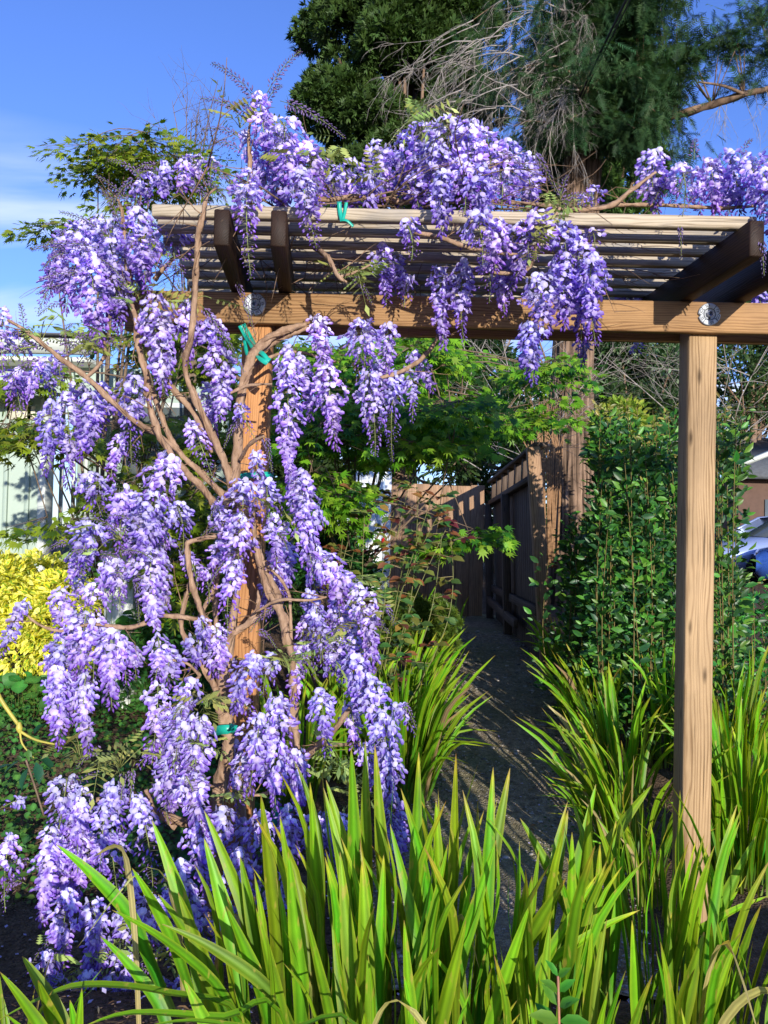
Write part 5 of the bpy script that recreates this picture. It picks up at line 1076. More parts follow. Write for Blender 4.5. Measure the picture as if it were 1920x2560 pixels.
# tangled grey dead brush between maple and trunk
t = thing('dead_brush', 'tangle of grey dead twigs between the maple and the thick trunk', 'brush', Vector((1.5, 11.4, .6)))
g = Geo()
for i in range(30):
    p = P(random.uniform(1130, 1400), random.uniform(900, 1190), random.uniform(10.2, 11.8)); twiggy(g, p, (random.gauss(0, .7), random.gauss(0, .4), random.uniform(.2, 1)), random.uniform(.8, 1.6), .009, 3, 3, .0, .5, nb=3)
g.build('twigs', M_dead, t)
t = thing('dead_brush', 'upright tan dried canes behind the top of the side fence', 'brush', Vector((2.1, 9.8, .6)))
g = Geo()
for i in range(34):
    x = random.uniform(1330, 1395); tube(g, [P(x, 1420, 9.8), P(x + random.gauss(0, 10), 1150, 9.8), P(x + random.gauss(0, 30), random.uniform(960, 1080), 9.8)], [.012, .009, .004], 4, (1.5, 1.2, .9), k=3)
g.build('canes', M_twig, t)
t = thing('dead_brush', 'grey leafless branches in front of the dark tree right of the pale post', 'brush', Vector((6, 14, 1)))
g = Geo()
for i in range(16): twiggy(g, P(random.uniform(1580, 1920), random.uniform(930, 1120), 13.5), (random.gauss(0, .8), 0, random.uniform(0, 1)), 1.5, .012, 3, 3, 0, .5, nb=3)
g.build('twigs', M_dead, t)

# ---------------------------------------------------------------- glossy privet hedge shrubs on the right
T_pri = [ovate_t((.035, .12, .018), (.06, .17, .022), .44), ovate_t((.075, .20, .022), (.11, .26, .03), .44), ovate_t((.018, .07, .018), (.025, .09, .025), .46)]
T_new = ovate_t((.22, .17, .05), (.25, .24, .06), .34)
def hedge(label, px, D, x0, x1, ytop, ybot, nstem, single=0, bushy=1., seed=0):
    x = (px - 960) / 2000 * D; base = Vector((x, D, ground_z(x, D))); t = thing('privet_shrub', label, 'shrub', base, 'glossy shrubs right of the path')
    gs = Geo(); PP = []; DD = []; SS = []; NW = []
    for i in range(nstem):
        dpt = D + random.uniform(-.45, .45); xb = random.uniform(x0, x1); top = ytop + random.random() ** 1.6 * (ybot - ytop) * .55; e = P(xb + random.gauss(0, 18), top, dpt)
        b = Vector((P(xb, 1500, dpt).x * .85 + x * .15, dpt, ground_z(xb, dpt))); pts, _ = smooth_path([b, b.lerp(e, .5) + Vector((random.gauss(0, .05), random.gauss(0, .05), 0)), e], [1, 1, 1], 12)
        tube(gs, pts, [.0055 * (1 - .7 * j / len(pts)) for j in range(len(pts))], 4, k=1, c=(.9, 1., .5)); L = (e - b).length; npair = int(L / .038 * bushy)
        for j in range(npair):
            f = .12 + .88 * j / npair; q = pts[min(int(f * (len(pts) - 1)), len(pts) - 2)].lerp(pts[min(int(f * (len(pts) - 1)) + 1, len(pts) - 1)], (f * (len(pts) - 1)) % 1)
            a = j * 1.57 + random.gauss(0, .4)
            for s in (0, math.pi):
                off = random.random() ** 1.3 * .22 * (1 - .6 * f); d = Vector((math.cos(a + s), math.sin(a + s), random.uniform(-.5, 1.5)))
                PP.append(tuple(q + d.normalized() * off + Vector((0, 0, random.gauss(0, .02))))); DD.append(tuple(d)); SS.append(random.uniform(.045, .10) * (1 if f < .93 else .6)); NW.append(f > .95)
    PP, DD, SS, NW = map(np.array, (PP, DD, SS, NW)); n = len(PP); fr = frames(DD, np.c_[rng.normal(0, .5, n), rng.normal(-1.5, .5, n), np.full(n, .8)], roll=rng.uniform(-1.1, 1.1, n))
    order = np.argsort(PP[:, 1]); sg = np.zeros(n, bool); sg[order[:single]] = True
    one_by_one(T_pri, 'leaf', M_gloss, t, PP[sg], fr[sg], SS[sg])
    g = Geo(); pick = rng.integers(0, 3, n)
    for j in range(3): s_ = (~sg) & (pick == j) & ~NW; scatter(g, T_pri[j], PP[s_], fr[s_], SS[s_], tints(s_.sum(), .25, .12))
    s_ = (~sg) & NW; scatter(g, T_new, PP[s_], fr[s_], SS[s_], tints(s_.sum(), .25, .15))
    o = g.build('leaves', M_gloss, t); o['kind'] = 'stuff'; gs.build('stems', M_twig, t); return t
hedge('tall glossy green shrub filling the gap left of the pale post', 1620, 5.9, 1500, 1720, 1010, 1500, 46, 260)
hedge('second glossy shrub in front of the furrowed trunk, shorter and darker', 1450, 6.6, 1400, 1520, 1290, 1560, 26, 120)
hedge('glossy shrub rising right of the pale post before the parked cars', 1830, 5.6, 1790, 1838, 1010, 1500, 12, 120, .9)
hedge('low glossy shrub at the far right under the cars', 1890, 6.4, 1800, 1990, 1450, 1620, 30, 0, 1.)
hedge('glossy shrub directly behind the pale post', 1650, 6.8, 1540, 1720, 1060, 1500, 30, 0, 1.)
# deep shade filling behind the hedge
bgtree(1650, 9.0, 1480, 1800, 1150, 1520, 7000, 22, 'dense dark shrub filling in the shade behind the glossy hedge', [BT[0], BT[1]], .08, (50, 80), .05, 'dark_shrub', 'shrub', None)

# ---------------------------------------------------------------- shrubs and plants on the left
YV = [ovate_t((.12, .28, .03), (.82, .60, .06), .5, .08), ovate_t((.24, .30, .04), (.84, .66, .08), .5, .08), ovate_t((.78, .62, .12), (.88, .76, .26), .5, .08)]
lob = [(tuple(P(x, y, 5.9 + random.uniform(-.3, .3))), r_ * 5.9 / 2000, .9) for x, y, r_ in ((30, 1470, 70), (100, 1450, 75), (170, 1490, 65), (20, 1560, 75), (110, 1560, 90), (190, 1570, 60), (60, 1630, 75), (150, 1640, 65), (-50, 1500, 90), (-60, 1600, 90), (215, 1640, 40), (-10, 1440, 60), (230, 1510, 35))]
lobes_tree('variegated_shrub', 'yellow and green variegated shrub in front of the pale green house wall', 'shrub', Vector((-2.7, 5.9, .45)), lob, YV, 9500, .055, M_leaf, .02, shell=.25, c_var=.15)
lob = [(tuple(P(x, y, 7.2 + random.uniform(-.1, .1))), r_ * 7.2 / 2000, .9) for x, y, r_ in ((1020, 1540, 62), (1085, 1550, 60), (1050, 1590, 65), (1100, 1600, 45), (1000, 1600, 50))]
lobes_tree('round_shrub', 'clipped round fine-leaved green shrub behind the bright iris leaves', 'shrub', Vector((.33, 7.2, .4)), lob, [spray_t((.09, .16, .02), 5, 2), spray_t((.13, .20, .025), 5, 3)], 4500, .045, M_leaf, .02, shell=.2)
bgtree(430, 5.9, 290, 640, 1560, 1760, 3200, 16, 'low dark green shrub in shade behind the vine stems', [ovate_t((.03, .10, .02)), ovate_t((.05, .15, .025))], .045, (40, 70), .02, 'dark_shrub', 'shrub', None)
bgtree(560, 6.6, 420, 760, 1300, 1560, 3000, 14, 'dark green shrub between the maple and the leaning post', [ovate_t((.025, .09, .02)), ovate_t((.04, .12, .025))], .05, (50, 80), .02, 'dark_shrub', 'shrub', None)
bgtree(880, 6.4, 760, 980, 1330, 1500, 2600, 12, 'dark green leafy shrub under the bronze rose leaves', [ovate_t((.025, .10, .02)), ovate_t((.045, .15, .03))], .05, (40, 60), .02, 'dark_shrub', 'shrub', None)
# nasturtium: every round leaf its own piece
T_nas = [round_t((.045, .17, .03)), round_t((.06, .21, .035))]
def nasturtium(label, spots, base):
    t = thing('nasturtium', label, 'nasturtium plant', base); n = len(spots); P_ = np.array([tuple(P(x, y, D)) for x, y, D in spots]); d = np.c_[rng.normal(0, .6, n), rng.normal(0, .6, n), rng.uniform(-.25, .25, n)]
    one_by_one(T_nas, 'leaf', M_leaf, t, P_, frames(d, np.c_[rng.normal(0, .25, n), np.full(n, -1.1), np.ones(n)]), rng.uniform(.075, .125, n)); g = Geo()
    for p in P_: tube(g, [Vector((p[0] + random.uniform(-.05, .05), p[1] + .08, ground_z(p[0], p[1]))), Vector(p) + Vector((0, .05, -.06)), Vector(p)], .002, 3, STEM * .8, k=2)
    g.build('stalks', M_leaf, t)
nasturtium('nasturtium with round leaves under the yellow shrub at the left edge', [(random.uniform(-20, 115), random.uniform(1690, 1800), random.uniform(5.1, 5.6)) for _ in range(34)], Vector((-2.4, 5.3, .4)))
nasturtium('nasturtium with round leaves between the yellow shrub and the vine stems', [(random.gauss(340, 45), random.gauss(1590, 40), random.uniform(5.4, 5.9)) for _ in range(46)], Vector((-1.75, 5.6, .4)))
nasturtium('small nasturtium below the white post by the house wall', [(random.gauss(225, 22), random.gauss(1440, 22), random.uniform(5, 5.2)) for _ in range(9)], Vector((-1.9, 5.1, .1)))
def patch(name, label, boxes, tm, n, size, mat=M_leaf, cat='ground cover'):
    g = Geo(); pos = []
    for k in range(n):
        x0, y0, x1, y1, D0, D1, h = random.choice(boxes); D = random.uniform(D0, D1); p = P(random.uniform(x0, x1), 1500, D); p.z = ground_z(p.x, p.y) + random.random() ** 1.5 * h; pos.append(tuple(p))
    pos = np.array(pos); d = np.c_[rng.normal(0, 1, n), rng.normal(0, 1, n), rng.uniform(-.2, .8, n)]; fr = frames(d, np.c_[np.zeros(n), np.full(n, -.8), np.ones(n)])
    for j, t_ in enumerate(tm): s_ = np.arange(n) % len(tm) == j; scatter(g, t_, pos[s_], fr[s_], size * rng.uniform(.5, 1.3, s_.sum()), tints(s_.sum(), .35, .2))
    return tag(g.build(name, mat), label, cat, kind='stuff')
patch('ground_cover', 'low leafy ground cover in the bed behind the wisteria', [(-100, 0, 700, 0, 3.6, 6.0, .22)], [ovate_t((.05, .14, .025), w=.6), ovate_t((.09, .19, .03), w=.6), round_t((.05, .17, .03))], 7000, .035)
patch('weeds', 'scattered small weeds at the edges of the dirt path', [(1080, 0, 1150, 0, 4.2, 9, .06), (1370, 0, 1500, 0, 4.2, 9, .08)], [ovate_t((.06, .14, .02), w=.5)], 900, .02)
# dark three-leaved seedling and the bare yellow stem on the left
t = thing('seedling', 'young shrub with dark drooping leaves on the bare soil at left', 'young plant', P(60, 2040, 3.1))
for (x, y, a) in ((40, 1925, -2.4), (60, 1945, -1.8), (80, 1930, -1.2), (90, 1915, -.6), (75, 1860, .8), (20, 1935, -2.8)):
    g = Geo(); scatter(g, ovate_t((.02, .10, .045), w=.5), np.array([[0, 0, 0.]]), frames(np.array([[math.cos(a), -.3, math.sin(a)]])), np.array([.085])); g.build('leaf', M_leaf, t, m=Matrix.Translation(P(x + 10, y - 25, 3.05)))
g = Geo(); tube(g, [P(110, 2040, 3.1), P(85, 1960, 3.08), P(65, 1900, 3.05)], .004, 5, k=3); g.build('stem', M_twig, t)
t = thing('climbing_rose_cane', 'bare yellow-green cane with a swollen node at the left edge', 'plant cane', P(0, 1740, 3.2))
g = Geo(); yc = (.55, .50, .10)
tube(g, [P(-40, 1660, 3.2), P(0, 1745, 3.2), P(48, 1815, 3.2)], [.012, .009, .007], 6, yc); tube(g, [P(48, 1805, 3.2), P(48, 1820, 3.2), P(50, 1832, 3.2)], [.006, .014, .006], 8, yc)
tube(g, [P(50, 1828, 3.2), P(90, 1850, 3.2), P(150, 1863, 3.2)], [.006, .005, .003], 5, yc); tube(g, [P(50, 1828, 3.2), P(56, 1860, 3.2), P(85, 1895, 3.2)], [.005, .004, .002], 5, yc)
g.build('cane', M_leaf, t)
for (x, y, a) in ((105, 1845, .2), (80, 1872, -1.3), (120, 1842, .7)):
    g = Geo(); scatter(g, ovate_t((.06, .2, .04), w=.5), np.array([[0, 0, 0.]]), frames(np.array([[math.cos(a), -.3, math.sin(a)]])), np.array([.05])); g.build('leaf', M_leaf, t, m=Matrix.Translation(P(x - 10, y, 3.18)))

# rose bush with bronze leaves and one red bud
def rose():
    D = 5.3; base = Vector(((930 - 960) / 2000 * D, D, ground_z(0, D))); t = thing('rose_bush', 'rose bush with bronze and green leaves and one red bud beside the plank fence', 'rose bush', base)
    RT = [ovate_t((.05, .14, .04), (.07, .17, .04), .58), ovate_t((.22, .13, .03), (.26, .12, .04), .58), ovate_t((.14, .045, .03), (.17, .05, .04), .56), ovate_t((.16, .19, .04), None, .58)]
    g = Geo(); PP = []; DD = []; K = []
    for i in range(14):
        tx, ty = random.choice([(950, 1190), (1060, 1240), (905, 1240), (1110, 1270), (1000, 1200), (850, 1280), (960, 1330), (900, 1330), (1040, 1330), (870, 1400), (1010, 1400), (1100, 1300)]); e = P(tx + random.gauss(0, 15), ty + random.gauss(0, 15), D + random.uniform(-.3, .3))
        m_ = base.lerp(e, .55) + Vector((random.gauss(0, .08), random.gauss(0, .08), .05)); pts, _ = smooth_path([base, m_, e], [1] * 3, 8); tube(g, pts, [.0045 * (1 - .6 * j / 16) for j in range(len(pts))], 5, (.22, .22, .07), k=1)
        for j in range(5, len(pts)):
            for _ in range(1):
                a = random.uniform(0, 6.28); d = Vector((math.cos(a), math.sin(a), random.uniform(-.2, .4))); st = pts[j]; en = st + d * .12; tube(g, [st, en], .0015, 3, (.5, .4, .2), k=1)
                for f_, sd in ((.5, -1), (.5, 1), (.85, -1), (.85, 1), (1., 0)):
                    sidev = d.cross(Vector((0, 0, 1))) * sd; PP.append(tuple(st.lerp(en, f_))); DD.append(tuple(d * (.5 if sd else 1) + sidev + Vector((0, 0, random.uniform(-.5, .1))))); K.append(0 if j < 10 and random.random() < .6 else random.choice([0, 0, 1, 2, 3, 3]))
    PP, DD, K = map(np.array, (PP, DD, K)); n = len(PP); fr = frames(DD, np.c_[rng.normal(0, .3, n), np.full(n, -.7), np.ones(n)]); sz = rng.uniform(.055, .095, n); sg = np.zeros(n, bool); sg[np.argsort(PP[:, 1])[:220]] = True
    gl = Geo()
    for j in range(4):
        s_ = sg & (K == j); one_by_one([RT[j]], 'leaf', M_gloss, t, PP[s_], fr[s_], sz[s_]); s_ = ~sg & (K == j); scatter(gl, RT[j], PP[s_], fr[s_], sz[s_], tints(s_.sum(), .2, .1))
    o = gl.build('leaves', M_gloss, t); o['kind'] = 'stuff'; g.build('stems', M_leaf, t)
    b = Geo(); scatter(b, bud_t(1, np.array((.5, .01, .02)), np.array((.62, .02, .03))), np.array([[0, 0, 0.]]), frames(np.array([[.1, -.2, 1.]])), np.array([[.045, .06, .06]])); b.build('red_bud', M_petal, t, m=Matrix.Translation(P(955, 1360, 4.95)))
rose()
# leafy seedlings at the very bottom
for (px, lab) in ((1400, 'small seedling with paired oval leaves among the front iris leaves'),):
    t = thing('seedling', lab, 'young plant', P(px, 2640, 1.75)); g = Geo(); s0 = P(px, 2640, 1.75); s1 = P(px - 5, 2440, 1.75); tube(g, [s0, s1], .003, 5, (.5, .25, .15), k=2); g.build('stem', M_leaf, t)
    for k in range(5):
        for s in (-1, 1):
            q = s0.lerp(s1, .25 + k * .185); g = Geo(); scatter(g, ovate_t((.06, .20, .015), (.10, .27, .02), .42), np.array([[0, 0, 0.]]), frames(np.array([[s * (1 if k % 2 else .45) + random.gauss(0, .15), -.35 * (1 if k % 2 else s * 1.6), .30 + .16 * k + random.gauss(0, .12)]]), np.array([[random.gauss(0, .3), -.7, .8]])), np.array([(.078 - k * .010) * random.uniform(.85, 1.1)])); g.build('leaf', M_leaf, t, m=Matrix.Translation(q))

# dry leaf litter
g = Geo(); lt_ = [ovate_t((.30, .20, .09), w=.35), ovate_t((.18, .11, .05), w=.3), ovate_t((.40, .32, .18), w=.2)]
p = np.concatenate([on_ground(420, 2.8, 9.5), on_ground(260, 2.4, 5, False, (-2.4, 0.2))]); n = len(p); p[:, 2] += .006
for j in range(3): s_ = np.arange(n) % 3 == j; k = s_.sum(); scatter(g, lt_[j], p[s_], frames(np.c_[rng.normal(0, 1, k), rng.normal(0, 1, k), rng.normal(0, .25, k)]), rng.uniform(.02, .06, k), tints(k, .3, .1))
tag(g.build('leaf_litter', M_leaf), 'dry tan leaf litter scattered over path and soil', 'litter', kind='stuff')
# fallen petals
g = Geo(); pt = Tmpl([(0, 0, 0), (.5, -.35, .1), (1, 0, .12), (.5, .35, .1)], [(0, 1, 2, 3)], PALE * 1.1)
p = np.concatenate([on_ground(420, 1.9, 4, False, (-1.9, -.1)), on_ground(160, 2.4, 6)]); n = len(p); p[:, 2] += .008
scatter(g, pt, p, frames(np.c_[rng.normal(0, 1, n), rng.normal(0, 1, n), rng.normal(0, .2, n)]), rng.uniform(.010, .024, n), np.tile(rng.uniform(.7, 1.1, (n, 1)), (1, 3)))
tag(g.build('fallen_petals', M_petal), 'pale lilac petals fallen on the soil and path', 'petals', kind='stuff')

# ---------------------------------------------------------------- fences
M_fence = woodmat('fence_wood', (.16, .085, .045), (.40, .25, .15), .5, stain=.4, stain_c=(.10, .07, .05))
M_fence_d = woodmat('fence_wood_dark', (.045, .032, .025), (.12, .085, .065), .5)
M_whitewood = flatmat('white_painted_wood', (.72, .76, .78), .6, 0, .06, 8, .3, .1)
YF = 11.0
fe = thing('plank_fence', 'brown vertical plank fence at the end of the path', 'fence', Vector((.7, YF, .55)))
x = (972 - 960) / 2000 * YF; zt = P(1100, 1212, YF).z
for k in range(7):
    w = .187; board('board', M_fence, (x + w / 2, YF + random.uniform(-.006, .006), .45), (x + w / 2 + random.uniform(-.004, .004), YF, zt + random.uniform(-.012, .012)), .022, w - .001, fe, up=(1, 0, 0), bev=.006); x += w
board('rail', M_fence, (.05, YF + .05, zt - .25), (x, YF + .05, zt - .25), .05, .09, fe)
board('rail', M_fence, (.05, YF + .05, .9), (x, YF + .05, .9), .05, .09, fe)
XC = x
wf = thing('white_fence', 'short run of white painted fence boards left of the brown planks', 'fence', Vector((-.15, YF - .1, .55)))
for k in range(5): xx = (892 - 960) / 2000 * YF + k * .105; board('board', M_whitewood, (xx, YF - .08, .5), (xx, YF - .08, P(930, 1180, YF).z), .02, .098, wf, up=(1, 0, 0), bev=.003)
# side fence running towards us
sf = thing('side_fence', 'dark wooden side fence with open framed top leaning beside the path', 'fence', Vector((1.5, 9.2, .6)))
na = P(1330, 1112, 7.6); fa = Vector((XC + .03, YF - .05, P(1208, 1205, 11).z)); dirx = (na - fa); dn = Vector((dirx.x, dirx.y, 0)).normalized(); LEN = Vector((dirx.x, dirx.y, 0)).length
def sfp(s, z): q = fa + Vector((dirx.x, dirx.y, 0)) * s; return Vector((q.x, q.y, z))
ztop = lambda s: fa.z + (na.z - fa.z) * s
gz_ = .5
nb_ = 26
for k in range(nb_):
    s = (k + .5) / nb_; lx = .05; a = sfp(s, gz_); a.x += .10 + .06; b = sfp(s, ztop(s) - .30); b.x += .10
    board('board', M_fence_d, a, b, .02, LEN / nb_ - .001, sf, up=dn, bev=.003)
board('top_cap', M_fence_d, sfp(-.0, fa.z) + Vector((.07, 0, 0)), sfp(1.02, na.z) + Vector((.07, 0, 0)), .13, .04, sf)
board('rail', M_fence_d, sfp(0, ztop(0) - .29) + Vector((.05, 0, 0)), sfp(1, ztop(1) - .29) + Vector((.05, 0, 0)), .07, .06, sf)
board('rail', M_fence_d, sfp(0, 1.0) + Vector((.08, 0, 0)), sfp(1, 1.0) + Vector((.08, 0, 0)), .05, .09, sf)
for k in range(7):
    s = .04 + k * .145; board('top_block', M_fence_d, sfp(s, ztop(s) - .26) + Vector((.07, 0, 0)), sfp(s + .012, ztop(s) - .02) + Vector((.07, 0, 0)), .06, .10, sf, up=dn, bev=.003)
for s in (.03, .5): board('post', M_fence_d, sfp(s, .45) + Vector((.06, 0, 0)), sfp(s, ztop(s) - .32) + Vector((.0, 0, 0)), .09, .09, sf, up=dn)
pb_ = P(1368, 1600, 7.55); pt_ = P(1332, 1118, 7.55)
board('end_post', M_fence, pb_ + Vector((0, 0, -.2)), pt_, .10, .12, sf, up=(1, 0, 0), label='lit leaning end post')  # lighter wood than the other posts: sunlight put into the colour
board('lower_rail', M_fence_d, P(1222, 1500, 10.6), P(1290, 1560, 8.6), .05, .10, sf)

# ---------------------------------------------------------------- house on the left
M_siding = flatmat('pale_green_siding', (.30, .38, .32), .55, 0, .05, 3, .3, .05)
M_trimw = flatmat('white_trim', (.50, .54, .50), .5, 0, .04, 5, .4, .05)
M_shing = flatmat('roof_shingle', (.10, .10, .11), .9, 0, .3, 30, .2, .5)
M_glass = flatmat('window_glass', (.10, .12, .12), .08, 0, .1, 2, .8, 0)
M_curt = flatmat('curtain', (.55, .53, .42), .9)
hs = thing('house', 'pale green house with vertical board siding and white gutter at left', 'house', Vector((-3.6, 8.2, .3)))
YH = 7.4
def wallbox(name, mat, x0, x1, y0, y1, z0, z1, parent=hs, bev=.004): return box_geo(x1 - x0, y1 - y0, z1 - z0, bev, (0, 0, 0)).build(name, mat, parent, m=Matrix.Translation((x0, y0, z0)))
xr0, xr1 = -9., (95 - 960) / 2000 * YH
ze = P(200, 885, 7.0).z
wallbox('wall', M_siding, xr0, xr1, YH, YH + .15, .1, ze)           # front part, nearer
xs = xr1
for k in range(16): xx = xr1 - .10 - k * .20; wallbox('batten', M_siding, xx - .020, xx + .020, YH - .030, YH - .001, .1, ze)
wallbox('corner_board', M_trimw, xr1 - .002, xr1 + .07, YH - .02, YH + .16, .1, ze)
YH2 = 8.3; x2 = (560 - 960) / 2000 * YH2
wallbox('wall', M_siding, xr1 + .0, x2, YH2, YH2 + .15, .1, ze)      # recessed part
k = 0; xx = (122 - 960) / 2000 * YH2
while xx < x2 - .02:
    wallbox('batten', M_trimw, xx - .017, xx + .017, YH2 - .035, YH2 - .001, .1, 2.0 if xx > -2.75 else ze); xx += .127
wx0, wx1 = (318 - 960) / 2000 * YH2, (478 - 960) / 2000 * YH2; wz0, wz1 = P(400, 1210, YH2).z, P(400, 1020, YH2).z
fm = wallbox('window', M_trimw, wx0 - .05, wx1 + .05, YH2 - .05, YH2 - .002, wz0 - .05, wz1 + .05)
wallbox('pane', M_glass, wx0, (wx0 + wx1) / 2 - .02, YH2 - .056, YH2 - .051, wz0, wz1, fm); wallbox('pane', M_glass, (wx0 + wx1) / 2 + .02, wx1, YH2 - .056, YH2 - .051, wz0, wz1, fm)
w2 = wallbox('vent', M_curt, P(20, 1040, YH).x, P(90, 1040, YH).x, YH - .03, YH - .002, P(50, 1050, YH).z, P(50, 1015, YH).z)
# roof and gutter
gr = Geo(); yE = 6.7; zg = P(200, 845, yE).z; xg1 = P(243, 845, yE).x
V = [(-9, yE, zg), (xg1, yE, zg - .0), (xg1 + .1, 10.5, zg + .95), (-9, 10.5, zg + 1.0), (-9, yE, zg - .03), (xg1, yE, zg - .03), (xg1 + .1, 10.5, zg + .92), (-9, 10.5, zg + .97)]
gr.add(V, [(0, 1, 2, 3), (7, 6, 5, 4), (0, 4, 5, 1), (1, 5, 6, 2), (2, 6, 7, 3), (3, 7, 4, 0)]); gr.build('roof', M_shing, hs)
for k in range(10):
    zz = zg + .012 + k * .018; yy = yE - .02 + k * .07
    for q in range(7):
        xa = -4.6 + q * .33 + (k % 2) * .16
        if xa + .3 < xg1 + .05: board('shingle', M_shing, (xa, yy, zz), (xa + .315, yy, zz + random.uniform(-.002, .002)), .10, .006, hs, bev=.001)
gg = Geo(); prof = [(0, 0), (0, .115), (-.015, .12), (-.10, .115), (-.105, .10), (-.09, .05), (-.06, .0)]; V = []; n_ = len(prof)
for xx in (-9, xg1 - .02):
    for (dy, dz) in prof: V.append((xx, yE + dy, zg - .145 + dz))
F = [(i, (i + 1) % n_, n_ + (i + 1) % n_, n_ + i) for i in range(n_)] + [tuple(range(n_, 2 * n_))]; gg.add(V, F); gg.build('gutter', M_trimw, hs)
wallbox('soffit', M_trimw, -9, xg1 - .05, yE + .01, YH2, zg - .20, zg - .16)
wallbox('fascia', M_siding, -9, xg1 + .3, yE + .25, yE + .29, zg - .45, zg - .2)
wp = thing('white_post', 'short white capped post standing before the house wall', 'post', Vector((P(300, 1450, 5.6).x, 5.6, .1)))
xa = P(305, 1400, 5.6).x; zc_ = P(305, 1372, 5.6).z
wallbox('shaft', M_trimw, xa - .1, xa + .1, 5.55, 5.75, -.05, zc_ - .09, wp); wallbox('cap', M_trimw, xa - .125, xa + .125, 5.525, 5.775, zc_ - .09, zc_, wp)

# ---------------------------------------------------------------- neighbour's roof and parked cars at right
nh = thing('neighbour_house', 'grey shingled low roof of the neighbouring house beyond the parked cars', 'house', Vector((11, 25, 1)))
D = 24; rz0, rz1 = P(1900, 1185, D).z, P(1900, 1085, D + 3).z; rx0 = P(1832, 1150, D).x
g = Geo(); g.add([(rx0, D, rz0), (rx0 + 9, D, rz0), (rx0 + 9, D + 4, rz1), (rx0 - .6, D + 4, rz1), (rx0, D, rz0 - .15), (rx0 + 9, D, rz0 - .15), (rx0 + 9, D + 4, rz1 - .15), (rx0 - .6, D + 4, rz1 - .15)],
      [(0, 1, 2, 3), (7, 6, 5, 4), (0, 4, 5, 1), (0, 3, 7, 4), (1, 5, 6, 2), (3, 2, 6, 7)]); g.build('roof', flatmat('neighbour_roof', (.14, .15, .16), .85, 0, .2, 8, .2, .3), nh)
wallbox('wall', flatmat('neighbour_wall', (.12, .07, .05), .8), rx0 + .4, rx0 + 8.6, D + .5, D + 4, ground_z(12, 25), rz0, nh)
g = Geo(); tube(g, [P(1845, 1165, D - .6), P(1880, 1150, D - .6), P(1960, 1118, D - .6)], .09, 4, k=1); g.build('barge_board', M_trimw, nh)
wallbox('window', M_glass, rx0 + 1.2, rx0 + 2.6, D + .46, D + .497, 2.0, 3.0, nh)
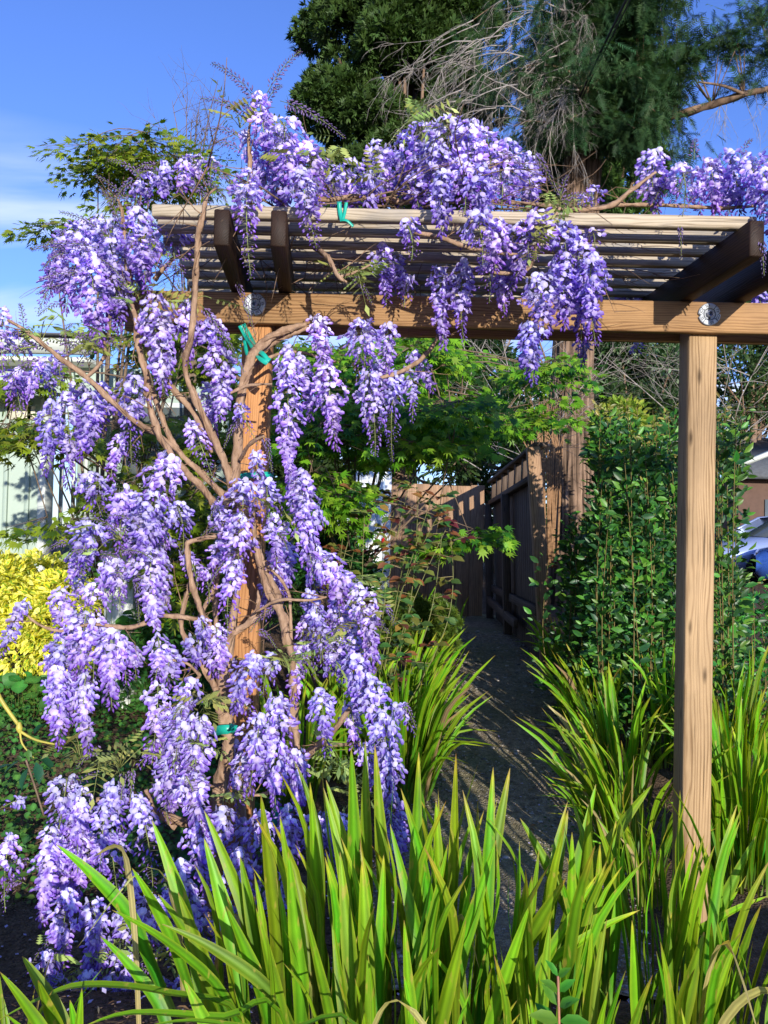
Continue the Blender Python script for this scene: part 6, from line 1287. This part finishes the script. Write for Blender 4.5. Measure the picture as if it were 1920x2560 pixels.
def car(label, cx, cy, z0, ang, paint, L=4.4, Wd=1.8):
    t = thing('parked_car', label, 'car', Vector((cx, cy, z0)), 'cars parked beyond the hedge')
    m = Matrix.Translation((cx, cy, z0)) @ Matrix.Rotation(ang, 4, 'Z')
    # body sections along x: (x, half width, z low, z shoulder, z roof or bonnet)
    S = [(-2.2, .70, .35, .62, .66), (-2.1, .82, .25, .70, .76), (-1.4, .88, .22, .80, .93), (-.85, .9, .22, .86, .98), (0, .9, .22, .88, .99), (.9, .9, .22, .90, 1.0), (1.6, .88, .24, .92, 1.02), (2.0, .84, .28, .88, .98), (2.15, .72, .38, .72, .80)]
    g = Geo(); V = []
    for (x, w, zl, zs, zr) in S:
        for s in (-1, 1):
            pass
        V += [(x, -w * .9, zl), (x, -w, (zl + zs) / 2), (x, -w * .97, zs), (x, -w * .82, zr), (x, 0, zr + .03), (x, w * .82, zr), (x, w * .97, zs), (x, w, (zl + zs) / 2), (x, w * .9, zl)]
    F = [(i * 9 + j, i * 9 + (j + 1) % 9, (i + 1) * 9 + (j + 1) % 9, (i + 1) * 9 + j) for i in range(len(S) - 1) for j in range(9)] + [tuple(range(9)), tuple(range(len(S) * 9 - 1, len(S) * 9 - 10, -1))]
    g.add(V, F); g.build('body', paint, t, smooth=True, m=m)
    C = [(-1.05, .80, .97), (-.25, .68, 1.40), (.5, .66, 1.45), (1.2, .68, 1.38), (1.85, .78, 1.0)]
    g = Geo(); V = []
    for (x, w, z) in C: V += [(x, -w, z), (x, 0, z + .04), (x, w, z), (x, -.84, .97), (x, .84, .97)]
    roofF = []; sideF = []
    for i in range(len(C) - 1):
        a, b = i * 5, i * 5 + 5; f_ = [(a, b, b + 1, a + 1), (a + 1, b + 1, b + 2, a + 2)]
        (roofF if i in (1, 2) else sideF).extend(f_); sideF += [(a, a + 3, b + 3, b), (a + 2, b + 2, b + 4, a + 4)]
    g.add(V, roofF); g.build('roof_panel', paint, t, smooth=True, m=m)
    g = Geo(); g.add([(x * 1., y * .995, z - .004) for x, y, z in V], sideF); g.build('glass', M_glass, t, m=m)
    g = Geo()
    for s in (-1, 1):
        for (a, b) in ((0, 1), (1, 2), (2, 3), (3, 4)):
            xa, wa, za = C[a]; xb, wb, zb = C[b]; tube(g, [(xa, s * (wa if a else .82), za), (xb, s * (wb if b < 4 else .82), zb)], .03, 5, k=1)
        tube(g, [(.45, s * .86, .96), (.5, s * .67, 1.44)], .035, 5, k=1)
    g.build('window_pillars', paint, t, m=m)
    for (x, s) in ((-1.35, -1), (-1.35, 1), (1.35, -1), (1.35, 1)):
        for nm, r0, mt, wd in (('wheel', .33, M_tyre, .11), ('rim', .21, M_bolt, .12)):
            g = Geo(); n = 20; V = [(x + math.cos(i * 2 * math.pi / n) * r0, s * .80 - s * wd * .9, .33 + math.sin(i * 2 * math.pi / n) * r0) for i in range(n)] + [(x + math.cos(i * 2 * math.pi / n) * r0, s * .80 + s * wd, .33 + math.sin(i * 2 * math.pi / n) * r0) for i in range(n)]
            g.add(V, [(i, (i + 1) % n, n + (i + 1) % n, n + i) for i in range(n)] + [tuple(range(n)), tuple(range(n, 2 * n))])
            o = g.build(nm, mt, t if nm == 'wheel' else wh, m=m)
            if nm == 'wheel': wh = o
    for s in (-1, 1):
        g = Geo(); sp = [(-2.16, s * .45, .58), (-2.16, s * .45, .72), (-1.95, s * .82, .76), (-1.98, s * .82, .62)]; g.add([(a - .03, b, c) for a, b, c in sp] + [(a + .1, b, c) for a, b, c in sp], [(0, 1, 2, 3), (4, 5, 6, 7), (0, 1, 5, 4), (1, 2, 6, 5), (2, 3, 7, 6), (3, 0, 4, 7)]); g.build('headlight', M_bolt, t, m=m)
        g = box_geo(.12, .16, .12, .03, (-.75, s * .93 - .08, .98)); g.build('mirror', paint, t, m=m)
M_tyre = flatmat('tyre', (.015, .015, .016), .85)
p = P(1905, 1430, 16); car('silver blue hatchback parked behind the hedge at far right', 8.55, 16.8, p.z - .28, R(12), flatmat('silver_blue_paint', (.30, .38, .62), .3, .3, .04, 2, .5, 0, coat=.6))
car('bright blue car parked in front of the silver one', 9.2, 14.7, p.z - .32, R(-20) , flatmat('blue_paint', (.05, .14, .55), .25, .2, .04, 2, .5, 0, coat=.8))
tag(box_geo(60, 7, .05, .01, (5, 12.8, 1.0)).build('driveway', flatmat('asphalt', (.05, .05, .055), .9, 0, .3, 20)), kind='structure') if False else None

# ---------------------------------------------------------------- overhead cable
g = Geo(); a = P(1368, 425, 14); b = P(1462, 215, 11.5); c = P(1568, -5, 9); d = P(1700, -260, 7)
tube(g, [a + Vector((-.8, 1.5, -1.5)), a, b, c, d], .016, 6, k=6)
for i in range(1): tube(g, [a + Vector((.02, 0, -.02)), b + Vector((.035, 0, -.02)), c + Vector((.03, 0, -.03)), d], .009, 5, k=8)
tag(g.build('overhead_cable', M_inkm, smooth=True), 'black twisted overhead cable crossing in front of the big conifer', 'cable')
